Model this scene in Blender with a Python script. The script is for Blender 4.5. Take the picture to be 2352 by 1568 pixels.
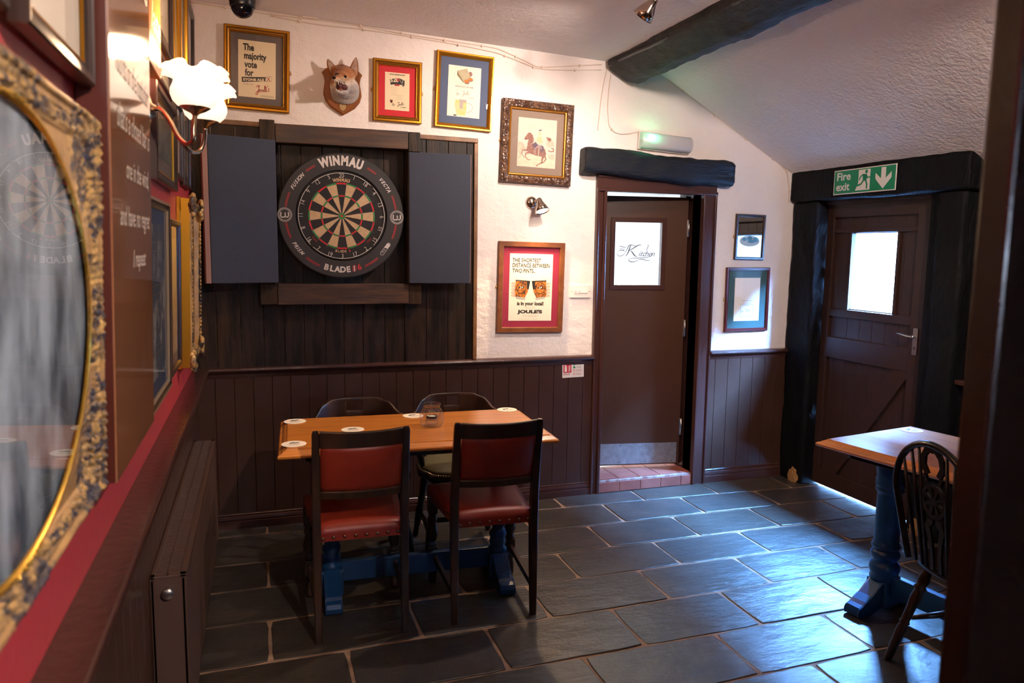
import bpy, bmesh, math, random
from mathutils import Vector, Matrix, Euler, noise
random.seed(7)
PI = math.pi
scene = bpy.context.scene
for o in list(bpy.data.objects):
    bpy.data.objects.remove(o)
COL = scene.collection

# ------------------------------------------------------------------ camera
cam_d = bpy.data.cameras.new('camera')
cam = bpy.data.objects.new('camera', cam_d)
COL.objects.link(cam)
R_ = Vector((0.94841208, -0.31677272, 0.01302224))
U_ = Vector((0.02615971, 0.11912393, 0.99253471))
F_ = Vector((0.31595918, 0.94099125, -0.12126525))
M = Matrix((R_, U_, -F_)).transposed().to_4x4()
M.translation = Vector((0, -4.35, 1.565))
cam.matrix_world = M
cam_d.sensor_width = 36.0
cam_d.lens = 1739.19 / 2352 * 36
cam_d.clip_start = 0.05
cam_d.dof.use_dof = True
cam_d.dof.focus_distance = 4.0
cam_d.dof.aperture_fstop = 3.5
scene.camera = cam

# ------------------------------------------------------------------ sky and daylight
scene.view_settings.view_transform = 'Standard'
scene.view_settings.look = 'None'
scene.view_settings.gamma = 1.0
scene.view_settings.use_curve_mapping = False
scene.view_settings.exposure = 0.0
world = bpy.data.worlds.new('overcast_sky')
scene.world = world
world.use_nodes = True
wn = world.node_tree.nodes; wl = world.node_tree.links
bg = wn['Background']
tc = wn.new('ShaderNodeTexCoord'); sx = wn.new('ShaderNodeSeparateXYZ'); rmp = wn.new('ShaderNodeValToRGB')
wl.new(tc.outputs['Generated'], sx.inputs[0]); wl.new(sx.outputs['Z'], rmp.inputs[0])
rmp.color_ramp.elements[0].position = 0.0; rmp.color_ramp.elements[0].color = (0.30, 0.50, 0.95, 1)
rmp.color_ramp.elements[1].position = 0.7; rmp.color_ramp.elements[1].color = (0.14, 0.42, 1.0, 1)
wl.new(rmp.outputs[0], bg.inputs[0])
bg.inputs[1].default_value = 2900.0

def light(name, kind, loc, energy, color, size=0.05, target=None, **kw):
    d = bpy.data.lights.new(name, kind)
    d.energy = energy; d.color = color
    if kind == 'AREA':
        d.shape = 'RECTANGLE'; d.size = size; d.size_y = kw.get('size_y', size)
    else:
        d.shadow_soft_size = size
    if kind == 'SPOT':
        d.spot_size = kw.get('spot', 1.5); d.spot_blend = kw.get('blend', 0.6)
    o = bpy.data.objects.new(name, d); COL.objects.link(o); o.location = loc
    if target is not None:
        o.rotation_euler = (Vector(target) - Vector(loc)).to_track_quat('-Z', 'Y').to_euler()
    if kw.get('portal'): d.cycles.is_portal = True
    return o
WARM = (1.0, 0.66, 0.38)
HALO = (1.0, 0.80, 0.67)
DAY = (0.50, 0.74, 1.0)
# daylight falls through the glass of the exit door, the kitchen and the front windows behind the camera
light('portal_exit_pane', 'AREA', (3.66, -0.63, 1.45), 1, (1, 1, 1), 0.40, (0, -0.63, 1.45), size_y=0.52, portal=True)
light('portal_front_window', 'AREA', (1.0, -6.62, 1.575), 1, (1, 1, 1), 0.26, (1.0, 0, 1.575), size_y=0.30, portal=True)
light('kitchen_lamp', 'AREA', (2.5, 1.3, 2.3), 75, (0.93, 0.97, 1.0), 1.0, (2.5, 1.3, 0), size_y=0.8)

# ------------------------------------------------------------------ materials
MATS = {}
def mat(name, col=(0.5, 0.5, 0.5), rough=0.5, metal=0.0, col2=None, scale=6.0, detail=6.0, stretch=(1, 1, 1), lo=0.35, hi=0.65,
        bump=0.0, bscale=30.0, bdetail=4.0, bstretch=(1, 1, 1), bdist=0.01, coat=0.0, emit=None, estr=0.0, spec=0.5, kind='noise', bkind='noise',
        rough2=None, sheen=0.0, trans=0.0, coatr=0.1, bump2=None):
    if name in MATS: return MATS[name]
    m = bpy.data.materials.new(name); m.use_nodes = True
    n = m.node_tree.nodes; l = m.node_tree.links
    b = n['Principled BSDF']
    def inp(k, v):
        if k in b.inputs: b.inputs[k].default_value = v
    inp('Base Color', (*col, 1)); inp('Roughness', rough); inp('Metallic', metal)
    inp('Specular IOR Level', spec); inp('Coat Weight', coat); inp('Coat Roughness', coatr); inp('Sheen Weight', sheen); inp('Transmission Weight', trans)
    tex = n.new('ShaderNodeTexCoord')
    def mapped(st):
        mp = n.new('ShaderNodeMapping'); mp.inputs['Scale'].default_value = st
        l.new(tex.outputs['Object'], mp.inputs[0]); return mp.outputs[0]
    def pattern(kind, sc, dt, st):
        v = mapped(st)
        if kind == 'noise':
            t = n.new('ShaderNodeTexNoise'); t.inputs['Scale'].default_value = sc; t.inputs['Detail'].default_value = dt
            t.inputs['Roughness'].default_value = 0.6
            l.new(v, t.inputs['Vector']); return t.outputs[0]
        if kind == 'voronoi':
            t = n.new('ShaderNodeTexVoronoi'); t.inputs['Scale'].default_value = sc
            l.new(v, t.inputs['Vector']); return t.outputs['Distance']
        if kind == 'wave':
            t = n.new('ShaderNodeTexWave'); t.inputs['Scale'].default_value = sc; t.inputs['Distortion'].default_value = 6
            t.inputs['Detail'].default_value = dt; t.inputs['Detail Scale'].default_value = 1.5
            l.new(v, t.inputs['Vector']); return t.outputs['Fac'] if 'Fac' in t.outputs else t.outputs[1]
    if col2 is not None:
        f = pattern(kind, scale, detail, stretch)
        r = n.new('ShaderNodeValToRGB'); r.color_ramp.elements[0].position = lo; r.color_ramp.elements[1].position = hi
        r.color_ramp.elements[0].color = (*col, 1); r.color_ramp.elements[1].color = (*col2, 1)
        l.new(f, r.inputs[0]); l.new(r.outputs[0], b.inputs['Base Color'])
        if rough2 is not None:
            mr = n.new('ShaderNodeMapRange'); mr.inputs['From Min'].default_value = lo; mr.inputs['From Max'].default_value = hi
            mr.inputs['To Min'].default_value = rough; mr.inputs['To Max'].default_value = rough2
            l.new(f, mr.inputs[0]); l.new(mr.outputs[0], b.inputs['Roughness'])
    if bump:
        f = pattern(bkind, bscale, bdetail, bstretch)
        bp = n.new('ShaderNodeBump'); bp.inputs['Strength'].default_value = bump; bp.inputs['Distance'].default_value = bdist
        l.new(f, bp.inputs['Height']); l.new(bp.outputs[0], b.inputs['Normal'])
        if bump2:
            f2 = pattern(*bump2[0]); bq = n.new('ShaderNodeBump'); bq.inputs['Strength'].default_value = bump2[1]; bq.inputs['Distance'].default_value = bump2[2]
            l.new(f2, bq.inputs['Height']); l.new(bp.outputs[0], bq.inputs['Normal']); l.new(bq.outputs[0], b.inputs['Normal'])
    if emit:
        inp('Emission Color', (*emit, 1)); inp('Emission Strength', estr)
    MATS[name] = m
    return m

def glassmat(name, tint=(1, 1, 1), rough=0.0, boost=0.0):
    m = bpy.data.materials.new(name); m.use_nodes = True
    n = m.node_tree.nodes; l = m.node_tree.links
    for x in list(n): n.remove(x)
    out = n.new('ShaderNodeOutputMaterial'); mx = n.new('ShaderNodeMixShader'); fr = n.new('ShaderNodeFresnel')
    ge = n.new('ShaderNodeNewGeometry'); mr = n.new('ShaderNodeMapRange'); ior = 1.5 + boost
    mr.inputs['To Min'].default_value = ior; mr.inputs['To Max'].default_value = 1 / ior
    l.new(ge.outputs['Backfacing'], mr.inputs[0]); l.new(mr.outputs[0], fr.inputs[0])
    tr = n.new('ShaderNodeBsdfTransparent'); tr.inputs[0].default_value = (*tint, 1)
    gl = n.new('ShaderNodeBsdfGlossy'); gl.inputs['Roughness'].default_value = rough
    l.new(fr.outputs[0], mx.inputs[0]); l.new(tr.outputs[0], mx.inputs[1]); l.new(gl.outputs[0], mx.inputs[2]); l.new(mx.outputs[0], out.inputs[0])
    MATS[name] = m
    return m

PLASTER = mat('painted_plaster', (0.79, 0.72, 0.70), 0.75, col2=(0.85, 0.78, 0.76), scale=2.5, bump=0.9, bscale=8, bdetail=7, bdist=0.020, bstretch=(1, 1, 1.3),
              bump2=(('noise', 60, 3, (1, 1, 1)), 0.25, 0.004))
CEIL = mat('ceiling_plaster', (0.86, 0.80, 0.79), 0.85, bump=0.6, bscale=42, bdetail=2, bdist=0.008, bump2=(('noise', 3.5, 3, (1, 1, 1)), 0.4, 0.02))
REDWALL = mat('red_wall_paint', (0.42, 0.035, 0.045), 0.45, bump=0.3, bscale=25, bdist=0.006)
BROWN = mat('brown_gloss_paint', (0.056, 0.025, 0.017), 0.30, col2=(0.044, 0.019, 0.013), scale=4, bump=0.22, bscale=120, bdetail=3, bdist=0.002, spec=0.35)
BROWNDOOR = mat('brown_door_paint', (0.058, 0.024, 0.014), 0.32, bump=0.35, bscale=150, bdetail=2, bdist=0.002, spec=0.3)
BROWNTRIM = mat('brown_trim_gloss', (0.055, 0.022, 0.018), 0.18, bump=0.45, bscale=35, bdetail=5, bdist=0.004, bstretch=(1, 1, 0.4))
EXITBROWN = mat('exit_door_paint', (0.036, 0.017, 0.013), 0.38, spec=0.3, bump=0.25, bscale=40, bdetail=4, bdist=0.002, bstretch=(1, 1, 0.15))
BLACKWOOD = mat('black_painted_timber', (0.007, 0.008, 0.012), 0.5, bump=1.0, bscale=26, bdetail=7, bdist=0.012, bstretch=(0.5, 1, 2.2), spec=0.25)
BLACKPOST = mat('black_painted_post', (0.003, 0.003, 0.004), 0.55, bump=1.0, bscale=26, bdetail=7, bdist=0.008, bstretch=(2, 2, 0.6), spec=0.13)
BEAMWOOD = mat('black_ceiling_beam', (0.004, 0.004, 0.004), 0.6, col2=(0.018, 0.016, 0.013), scale=9, bump=0.9, bscale=22, bdetail=8, bdist=0.015, bstretch=(1.5, 0.5, 1.5), spec=0.35)
PLANK = mat('dark_barn_plank', (0.006, 0.004, 0.003), 0.45, col2=(0.038, 0.021, 0.014), scale=7, detail=8, stretch=(3.5, 3.5, 0.45), lo=0.38, hi=0.72, bump=0.6, bscale=30, bdetail=8, bdist=0.004, bstretch=(3, 3, 0.25), spec=0.22)
PLANK2 = mat('brown_barn_plank', (0.010, 0.006, 0.004), 0.45, col2=(0.058, 0.030, 0.015), scale=7, detail=8, stretch=(3.5, 3.5, 0.45), lo=0.38, hi=0.72, bump=0.6, bscale=30, bdetail=8, bdist=0.004, bstretch=(3, 3, 0.25), spec=0.22)
RAILWOOD = mat('reclaimed_rail_wood', (0.022, 0.011, 0.007), 0.5, col2=(0.100, 0.042, 0.015), scale=6, detail=8, stretch=(0.5, 3, 4), lo=0.4, hi=0.72, bump=0.5, bscale=30, bdetail=6, bdist=0.003, bstretch=(0.3, 3, 3))
TRIMWOOD = mat('rusty_edge_trim', (0.12, 0.050, 0.018), 0.45, col2=(0.24, 0.11, 0.04), scale=12, bump=0.5, bscale=50, bdist=0.003)
FELT = mat('blue_grey_felt', (0.026, 0.033, 0.056), 0.8, col2=(0.032, 0.040, 0.064), scale=200, bump=0.3, bscale=300, bdist=0.001, sheen=0.12)
FELTEDGE = mat('pink_wood_edge', (0.30, 0.16, 0.13), 0.6)
OAK = mat('varnished_oak', (0.68, 0.235, 0.030), 0.26, col2=(0.44, 0.13, 0.016), scale=3.2, detail=9, stretch=(1, 7, 7), lo=0.45, hi=0.75, bump=0.12, bscale=10, bdetail=8, bdist=0.002, bstretch=(1, 14, 14), coat=0.9, coatr=0.30)
BLUEPAINT = mat('blue_gloss_paint', (0.010, 0.055, 0.16), 0.28, bump=0.25, bscale=40, bdist=0.002)
DARKCHAIR = mat('dark_stained_chair_wood', (0.020, 0.009, 0.006), 0.30, col2=(0.060, 0.026, 0.012), scale=8, detail=7, stretch=(2, 2, 0.4), lo=0.4, hi=0.75, bump=0.2, bscale=30, bdist=0.002)
BLACKCHAIR = mat('ebonised_chair_wood', (0.012, 0.008, 0.007), 0.24, bump=0.1, bscale=30, bdist=0.002)
REDLEATHER = mat('red_leather', (0.29, 0.030, 0.010), 0.42, col2=(0.20, 0.017, 0.008), scale=5, bump=0.25, bscale=160, bdist=0.0015)
OLIVE = mat('olive_seat_leather', (0.11, 0.095, 0.05), 0.42, bump=0.2, bscale=150, bdist=0.001)
STUD = mat('bronze_stud', (0.20, 0.10, 0.07), 0.35, metal=0.8)
BRASSTACK = mat('brass_tack', (0.7, 0.5, 0.25), 0.3, metal=1)
GOLD = mat('gold_leaf', (0.62, 0.28, 0.022), 0.28, metal=0.9, bump=0.15, bscale=60, bdist=0.001)
GOLDDARK = mat('aged_gold', (0.40, 0.17, 0.028), 0.38, metal=0.8, bump=0.2, bscale=60, bdist=0.001)
GOLDSHADE = mat('bronze_frame_line', (0.12, 0.06, 0.018), 0.45, metal=0.5)
GILT = mat('aged_gilt_ornament', (0.55, 0.34, 0.12), 0.42, metal=0.35, col2=(0.055, 0.045, 0.05), scale=26, detail=6, lo=0.42, hi=0.56, bump=0.6, bscale=60, bdist=0.004)
GILTFLAT = mat('worn_gilt_ground', (0.52, 0.31, 0.12), 0.45, metal=0.35, col2=(0.30, 0.17, 0.07), scale=16, detail=5, bump=0.25, bscale=50, bdist=0.002)
GILTLIP = mat('bright_gilt_lip', (0.75, 0.42, 0.04), 0.22, metal=0.85, bump=0.2, bscale=40, bdist=0.002)
BROWNFRAME = mat('carved_brown_frame', (0.050, 0.020, 0.012), 0.32, col2=(0.15, 0.075, 0.040), scale=45, detail=4, lo=0.42, hi=0.62, bump=0.9, bscale=55, bdist=0.006, bkind='voronoi')
MAHOG = mat('mahogany_frame', (0.085, 0.014, 0.012), 0.25)
WALNUT = mat('walnut_frame', (0.15, 0.045, 0.014), 0.35, col2=(0.22, 0.075, 0.022), scale=5, stretch=(4, 4, 4), bump=0.1)
DKFRAME = mat('dark_brown_frame', (0.030, 0.016, 0.012), 0.3)
SILVERGOLD = mat('champagne_frame', (0.52, 0.42, 0.30), 0.28, metal=0.7)
PAPER = mat('cream_print_paper', (0.82, 0.68, 0.46), 0.8)
PAPERW = mat('ivory_print_paper', (0.92, 0.83, 0.68), 0.8)
PAPERP = mat('pink_print_paper', (0.74, 0.60, 0.52), 0.8, col2=(0.66, 0.50, 0.42), scale=5)
WHITE = mat('white_paint', (0.80, 0.80, 0.80), 0.5)
WHITEGLOSS = mat('white_switch_plastic', (0.78, 0.74, 0.70), 0.3)
CABLE = mat('cream_cable', (0.72, 0.60, 0.52), 0.55)
BLACK = mat('black_print', (0.012, 0.011, 0.011), 0.6)
GREYINK = mat('grey_print', (0.22, 0.19, 0.17), 0.7)
REDINK = mat('red_print', (0.42, 0.02, 0.025), 0.6)
MATRED = mat('red_mount_board', (0.56, 0.010, 0.022), 0.75)
MATBLUE = mat('slate_blue_mount_board', (0.075, 0.105, 0.19), 0.75)
MATGREY = mat('grey_mount_board', (0.135, 0.105, 0.10), 0.75)
MATTAUPE = mat('taupe_mount_board', (0.24, 0.175, 0.135), 0.75)
MATWINE = mat('wine_mount_board', (0.34, 0.02, 0.055), 0.75)
MATGREEN = mat('green_mount_board', (0.045, 0.11, 0.105), 0.75)
MATNAVY = mat('navy_mount_board', (0.02, 0.06, 0.16), 0.7)
CHROME = mat('brushed_steel', (0.62, 0.58, 0.55), 0.28, metal=1)
KICK = mat('scuffed_steel_kickplate', (0.36, 0.33, 0.33), 0.42, metal=0.6, col2=(0.25, 0.22, 0.22), scale=20, bump=0.1)
NICKEL = mat('polished_nickel', (0.60, 0.50, 0.42), 0.15, metal=1)
BRASS = mat('antique_brass', (0.42, 0.32, 0.21), 0.25, metal=1)
BLACKPL = mat('black_plastic', (0.008, 0.008, 0.010), 0.3)
BLACKGL = mat('black_dome_glass', (0.004, 0.004, 0.008), 0.05)
GREEN = mat('sign_green', (0.0, 0.20, 0.085), 0.35)
SIGNW = mat('sign_white', (0.72, 0.68, 0.64), 0.4)
TILERED = mat('quarry_tile_red', (0.20, 0.045, 0.028), 0.55, col2=(0.26, 0.07, 0.045), scale=9, bump=0.3, bscale=40, bdist=0.003)
TILEGREY = mat('worn_step_edge', (0.30, 0.22, 0.19), 0.7, col2=(0.16, 0.06, 0.045), scale=24, lo=0.45, hi=0.6)
GROUT = mat('sandy_grout', (0.34, 0.21, 0.13), 0.85, col2=(0.20, 0.125, 0.085), scale=14, bump=0.5, bscale=60, bdist=0.004)
SLATES = [mat('slate_%s' % k, c, 0.42, col2=c2, scale=5, detail=8, rough2=0.33, bump=0.8, bscale=5.0, bdetail=9, bdist=0.014, bstretch=(0.8, 1.6, 1), spec=0.55,
              bump2=(('noise', 60, 5, (1, 2.5, 1)), 0.3, 0.002)) for k, c, c2 in
          (('dark', (0.026, 0.021, 0.019), (0.046, 0.037, 0.032)), ('mid', (0.034, 0.028, 0.024), (0.058, 0.047, 0.040)), ('warm', (0.034, 0.027, 0.021), (0.056, 0.043, 0.033)))]
SURROUND = mat('black_foam_surround', (0.022, 0.020, 0.021), 0.6, bump=0.2, bscale=200, bdist=0.0006)
SISALB = mat('black_sisal', (0.012, 0.011, 0.012), 0.8)
SISALC = mat('cream_sisal', (0.56, 0.40, 0.24), 0.85, col2=(0.48, 0.33, 0.19), scale=60)
SISALR = mat('red_sisal', (0.50, 0.012, 0.022), 0.8)
SISALG = mat('green_sisal', (0.020, 0.20, 0.05), 0.8)
WIREW = mat('white_number_wire', (0.70, 0.66, 0.64), 0.5)
PRINTW = mat('white_board_print', (0.62, 0.58, 0.57), 0.6)
PRINTT = mat('tan_board_print', (0.50, 0.33, 0.20), 0.6)
SIGNBOARD = mat('varnished_sign_board', (0.26, 0.105, 0.050), 0.13, col2=(0.32, 0.135, 0.065), scale=3, stretch=(1, 1, 0.3), coat=0.5, coatr=0.05)
SIGNSIDE = mat('dark_red_board_side', (0.070, 0.014, 0.008), 0.35)
CHALK = mat('white_sign_lettering', (0.60, 0.52, 0.45), 0.7)
ORANGEBOARD = mat('orange_sign_board', (0.50, 0.17, 0.03), 0.35)
YELLOWINK = mat('yellow_sign_lettering', (0.85, 0.62, 0.28), 0.6)
RADIATOR = mat('brown_radiator_enamel', (0.072, 0.040, 0.032), 0.32)
RADDARK = mat('radiator_inside', (0.012, 0.008, 0.007), 0.7)
PARTITION = mat('varnished_partition_wood', (0.020, 0.010, 0.007), 0.25, col2=(0.034, 0.014, 0.008), scale=3, detail=5, stretch=(1, 1, 0.3), bump=0.25, bscale=8, bdist=0.01)
SHIELD = mat('oak_shield', (0.28, 0.095, 0.022), 0.3, col2=(0.20, 0.06, 0.014), scale=6, stretch=(3, 3, 0.6))
OPAL = mat('opal_glass_shade', (0.95, 0.90, 0.84), 0.25, emit=(1.0, 0.78, 0.56), estr=1.3)
BULB = mat('lit_bulb', (1, 1, 1), 0.4, emit=(1.0, 0.86, 0.68), estr=22)
GREENLED = mat('green_lamp_led', (0.1, 0.9, 0.4), 0.4, emit=(0.12, 1.0, 0.42), estr=45)
DIFF = mat('emergency_lamp_diffuser', (0.66, 0.64, 0.70), 0.25, trans=0.25, bump=0.2, bscale=1, bstretch=(1, 1, 200), bdist=0.001)
WAX = mat('dark_tea_light', (0.015, 0.012, 0.012), 0.35)
KWHITE = mat('white_kitchen_tile', (0.85, 0.87, 0.9), 0.5)
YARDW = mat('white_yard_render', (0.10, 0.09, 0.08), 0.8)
SKYBLOCK = mat('sky_block_tan', (0.16, 0.085, 0.045), 0.9)  # reddish tan of the added sky-blocking wall, chosen to neutralise blue bounce
YARDG = mat('pale_yard_paving', (0.80, 0.76, 0.72), 0.9)
LINO = mat('pale_kitchen_floor', (0.5, 0.5, 0.5), 0.6)
RAW = mat('bare_broken_timber', (0.30, 0.15, 0.05), 0.8, bump=0.6, bscale=40, bdist=0.01)
HOOKM = mat('small_brass_plate', (0.50, 0.32, 0.14), 0.5, metal=0.3)
GLASS = glassmat('picture_glass')
PANE = glassmat('window_pane_glass', (0.96, 0.98, 1.0))
JARGLASS = glassmat('jar_glass', (0.93, 0.95, 0.97), 0.06, 0.95)
OVALGLASS = glassmat('oval_picture_glass', (0.95, 0.97, 1.0), 0.0, 0.15)
MIRROR = mat('bar_mirror', (0.62, 0.60, 0.60), 0.03, metal=1)

# ------------------------------------------------------------------ mesh helpers
class MB:
    """collects shapes; build() links them as ONE mesh object"""
    def __init__(self):
        self.bm = bmesh.new(); self.mats = []; self.cur = 0
    def m(self, material):
        if material not in self.mats: self.mats.append(material)
        self.cur = self.mats.index(material); return self
    def face(self, vs, smooth=False):
        try:
            f = self.bm.faces.new(vs)
        except ValueError:
            return None
        f.material_index = self.cur; f.smooth = smooth
        return f
    def verts(self, pts):
        return [self.bm.verts.new(p) for p in pts]
    def box(self, x0, x1, y0, y1, z0, z1, bev=0.0, mtx=None):
        t = bmesh.new()
        bmesh.ops.create_cube(t, size=1)
        for v in t.verts:
            v.co = Vector((x0 + (v.co.x + .5) * (x1 - x0), y0 + (v.co.y + .5) * (y1 - y0), z0 + (v.co.z + .5) * (z1 - z0)))
        if bev:
            bmesh.ops.bevel(t, geom=t.edges[:], offset=bev, segments=2, affect='EDGES', profile=0.5)
        self.merge(t, mtx); t.free(); return self
    def merge(self, t, mtx=None, smooth=None):
        mp = {}
        for v in t.verts:
            mp[v] = self.bm.verts.new(mtx @ v.co if mtx else v.co)
        for f in t.faces:
            self.face([mp[v] for v in f.verts], f.smooth if smooth is None else smooth)
    def slab(self, p0, p1, w, t, bev=0.0, up=(0, 0, 1)):
        """rectangular bar from p0 to p1: w across, t along the 'up' side"""
        p0 = Vector(p0); p1 = Vector(p1); d = p1 - p0; L = d.length; d.normalize()
        u = Vector(up); s = d.cross(u).normalized(); u = s.cross(d).normalized()
        mt = Matrix((s, d, u)).transposed().to_4x4(); mt.translation = p0
        return self.box(-w / 2, w / 2, 0, L, -t / 2, t / 2, bev, mt)
    def rings(self, rings, closed_ring=True, cap=True, smooth=True, closed=False):
        vr = [self.verts(r) for r in rings]
        n = len(vr[0])
        rng = range(n if closed_ring else n - 1)
        pairs = list(zip(vr, vr[1:])) + ([(vr[-1], vr[0])] if closed else [])
        for a, b in pairs:
            for i in rng:
                j = (i + 1) % n
                self.face([a[i], a[j], b[j], b[i]], smooth)
        if cap and not closed:
            self.face(list(reversed(vr[0]))); self.face(vr[-1])
        return self
    def tube(self, pts, rad, n=12, cap=True, sq=(1, 1), closed=False):
        pts = [Vector(p) for p in pts]
        if not hasattr(rad, '__len__'): rad = [rad] * len(pts)
        rings = []; prev = None
        for i, p in enumerate(pts):
            if closed: d = pts[(i + 1) % len(pts)] - pts[i - 1]
            elif i == 0: d = pts[1] - p
            elif i == len(pts) - 1: d = p - pts[-2]
            else: d = pts[i + 1] - pts[i - 1]
            d.normalize()
            if prev is None:
                a = Vector((0, 0, 1)) if abs(d.z) < 0.9 else Vector((1, 0, 0))
                s = d.cross(a).normalized()
            else:
                s = (prev - d * prev.dot(d)).normalized()
            prev = s; u = d.cross(s)
            rings.append([p + (s * math.cos(2 * PI * k / n) * sq[0] + u * math.sin(2 * PI * k / n) * sq[1]) * rad[i] for k in range(n)])
        return self.rings(rings, cap=cap, closed=closed)
    def lathe(self, prof, n=24, loc=(0, 0, 0), mtx=None, cap=True, f=None):
        """profile of (r, z); f(theta, r, z) may modulate"""
        loc = Vector(loc); rings = []
        for r, z in prof:
            ring = []
            for k in range(n):
                a = 2 * PI * k / n
                rr, zz = (r, z) if f is None else f(a, r, z)
                p = Vector((rr * math.cos(a), rr * math.sin(a), zz))
                ring.append((mtx @ p if mtx else p) + loc)
            rings.append(ring)
        return self.rings(rings, cap=cap)
    def poly(self, pts, y=0.0, t=0.0):
        """polygon in local x,z at depth y; optional thickness t towards -y"""
        a = self.verts([(p[0], y - t, p[1]) for p in pts])
        f = self.face(a)
        if t:
            b = self.verts([(p[0], y, p[1]) for p in pts]); n = len(pts)
            for i in range(n):
                j = (i + 1) % n
                self.face([a[j], a[i], b[i], b[j]])
            self.face(list(reversed(b)))
        return self
    def disc(self, cx, cz, r, y=0.0, rx=None, n=32, t=0.0):
        rx = rx or r
        return self.poly([(cx + rx * math.cos(2 * PI * k / n), cz + r * math.sin(2 * PI * k / n)) for k in range(n)], y, t)
    def stroke(self, pts, w, y=0.0):
        """flat pen stroke along pts in x,z"""
        pts = [Vector((p[0], 0, p[1])) for p in pts]; L = []; Rr = []
        for i, p in enumerate(pts):
            d = (pts[min(i + 1, len(pts) - 1)] - pts[max(i - 1, 0)])
            if d.length < 1e-9: d = Vector((1, 0, 0))
            d.normalize(); nrm = Vector((-d.z, 0, d.x)); ww = w[i] if hasattr(w, '__len__') else w
            L.append(p + nrm * ww / 2); Rr.append(p - nrm * ww / 2)
        for v in L + Rr: v.y = y
        a = self.verts(L); b = self.verts(Rr)
        for i in range(len(pts) - 1): self.face([a[i], b[i], b[i + 1], a[i + 1]])
        return self
    def build(self, name, material=None, parent=None, loc=None, rot=None, smooth=None, autos=None):
        me = bpy.data.meshes.new(name)
        bmesh.ops.recalc_face_normals(self.bm, faces=self.bm.faces[:]) if self.bm.faces and autos != 'keep' else None
        self.bm.to_mesh(me); self.bm.free()
        ms = self.mats if self.mats else [material or WHITE]
        for x in ms: me.materials.append(x)
        o = bpy.data.objects.new(name, me); COL.objects.link(o)
        if smooth is not None:
            for p in me.polygons: p.use_smooth = smooth
        if parent: o.parent = parent
        if loc is not None: o.location = loc
        if rot is not None: o.rotation_euler = rot
        return o

def tag(o, label=None, cat=None, group=None, kind=None):
    if label: o['label'] = label
    if cat: o['category'] = cat
    if group: o['group'] = group
    if kind: o['kind'] = kind
    return o
def thing(name, label, cat, loc=(0, 0, 0), rot=(0, 0, 0), group=None):
    o = bpy.data.objects.new(name, None); COL.objects.link(o); o.empty_display_size = 0.1
    o.location = loc; o.rotation_euler = rot
    return tag(o, label, cat, group)
def copy_tree(o, parent=None):
    c = o.copy(); COL.objects.link(c)
    if parent: c.parent = parent
    for ch in list(o.children): copy_tree(ch, c)
    return c
LTILT = math.atan(0.028)
def left_rot(): return (Matrix.Rotation(LTILT, 3, 'Y') @ Matrix.Rotation(PI / 2, 3, 'Z')).to_euler()
def lx(z): return -0.34 + 0.028 * (z - 0.91)
def sm(t, a, b):
    t = max(0.0, min(1.0, (t - a) / (b - a))); return t * t * (3 - 2 * t)
def nz(x, y, z=0.0): return noise.noise(Vector((x, y, z)))

def text_shapes(mb, s, size, x, z, y=0.0, align='CENTER', bold=0.0, shear=0.0, sx=1.0, rot=0.0, spacing=1.0, fit=None):
    """adds flat lettering to mb in the local x,z plane facing -y"""
    cu = bpy.data.curves.new('t', 'FONT'); cu.body = s; cu.size = size; cu.align_x = align; cu.shear = shear
    cu.offset = bold; cu.space_character = spacing; cu.resolution_u = 3; cu.fill_mode = 'FRONT'
    o = bpy.data.objects.new('t', cu); COL.objects.link(o)
    dg = bpy.context.evaluated_depsgraph_get(); dg.update()
    me = bpy.data.meshes.new_from_object(o.evaluated_get(dg))
    COL.objects.unlink(o); bpy.data.objects.remove(o)
    if len(me.vertices) == 0: return
    if fit:
        xs = [v.co.x for v in me.vertices]; w = max(xs) - min(xs); sx = fit / max(w, 1e-6)
    c, sn = math.cos(rot), math.sin(rot)
    vs = []
    for v in me.vertices:
        px, pz = v.co.x * sx, v.co.y
        vs.append(mb.bm.verts.new((x + px * c - pz * sn, y, z + px * sn + pz * c)))
    for p in me.polygons: mb.face([vs[i] for i in p.vertices])
    bpy.data.meshes.remove(me)

def arc_text(mb, s, size, R, ang, y, bold=0.0, inward=False, step=None, shear=0.0, sx=1.0):
    """letters along a circle of radius R centred on the origin; ang = middle angle in radians"""
    widths = {'I': 0.34, '|': 0.34, 'M': 0.92, 'W': 1.0, 'N': 0.78, ' ': 0.35, '6': 0.68}
    ws = [widths.get(ch, 0.72) * size * sx for ch in s]
    tot = sum(ws); acc = -tot / 2
    for ch, w in zip(s, ws):
        mid = acc + w / 2; acc += w
        if inward:
            a = ang + mid / R; rot = a + PI / 2
        else:
            a = ang - mid / R; rot = a - PI / 2
        if ch == ' ': continue
        text_shapes(mb, ch, size, R * math.cos(a), R * math.sin(a), y, bold=bold, rot=rot, shear=shear, sx=sx)

def frame_mesh(mb, w, h, prof, n_mats=None):
    """mitred frame lying in x,z, centred on 0; prof: list of (inset from outer edge, depth towards viewer, material)"""
    loops = []
    for ins, dep, mt in prof:
        X, Z = w / 2 - ins, h / 2 - ins
        loops.append((mb.verts([(-X, -dep, -Z), (X, -dep, -Z), (X, -dep, Z), (-X, -dep, Z)]), mt))
    for (a, _), (b, mt) in zip(loops, loops[1:]):
        mb.m(mt)
        for i in range(4):
            j = (i + 1) % 4
            mb.face([a[i], a[j], b[j], b[i]])

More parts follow.
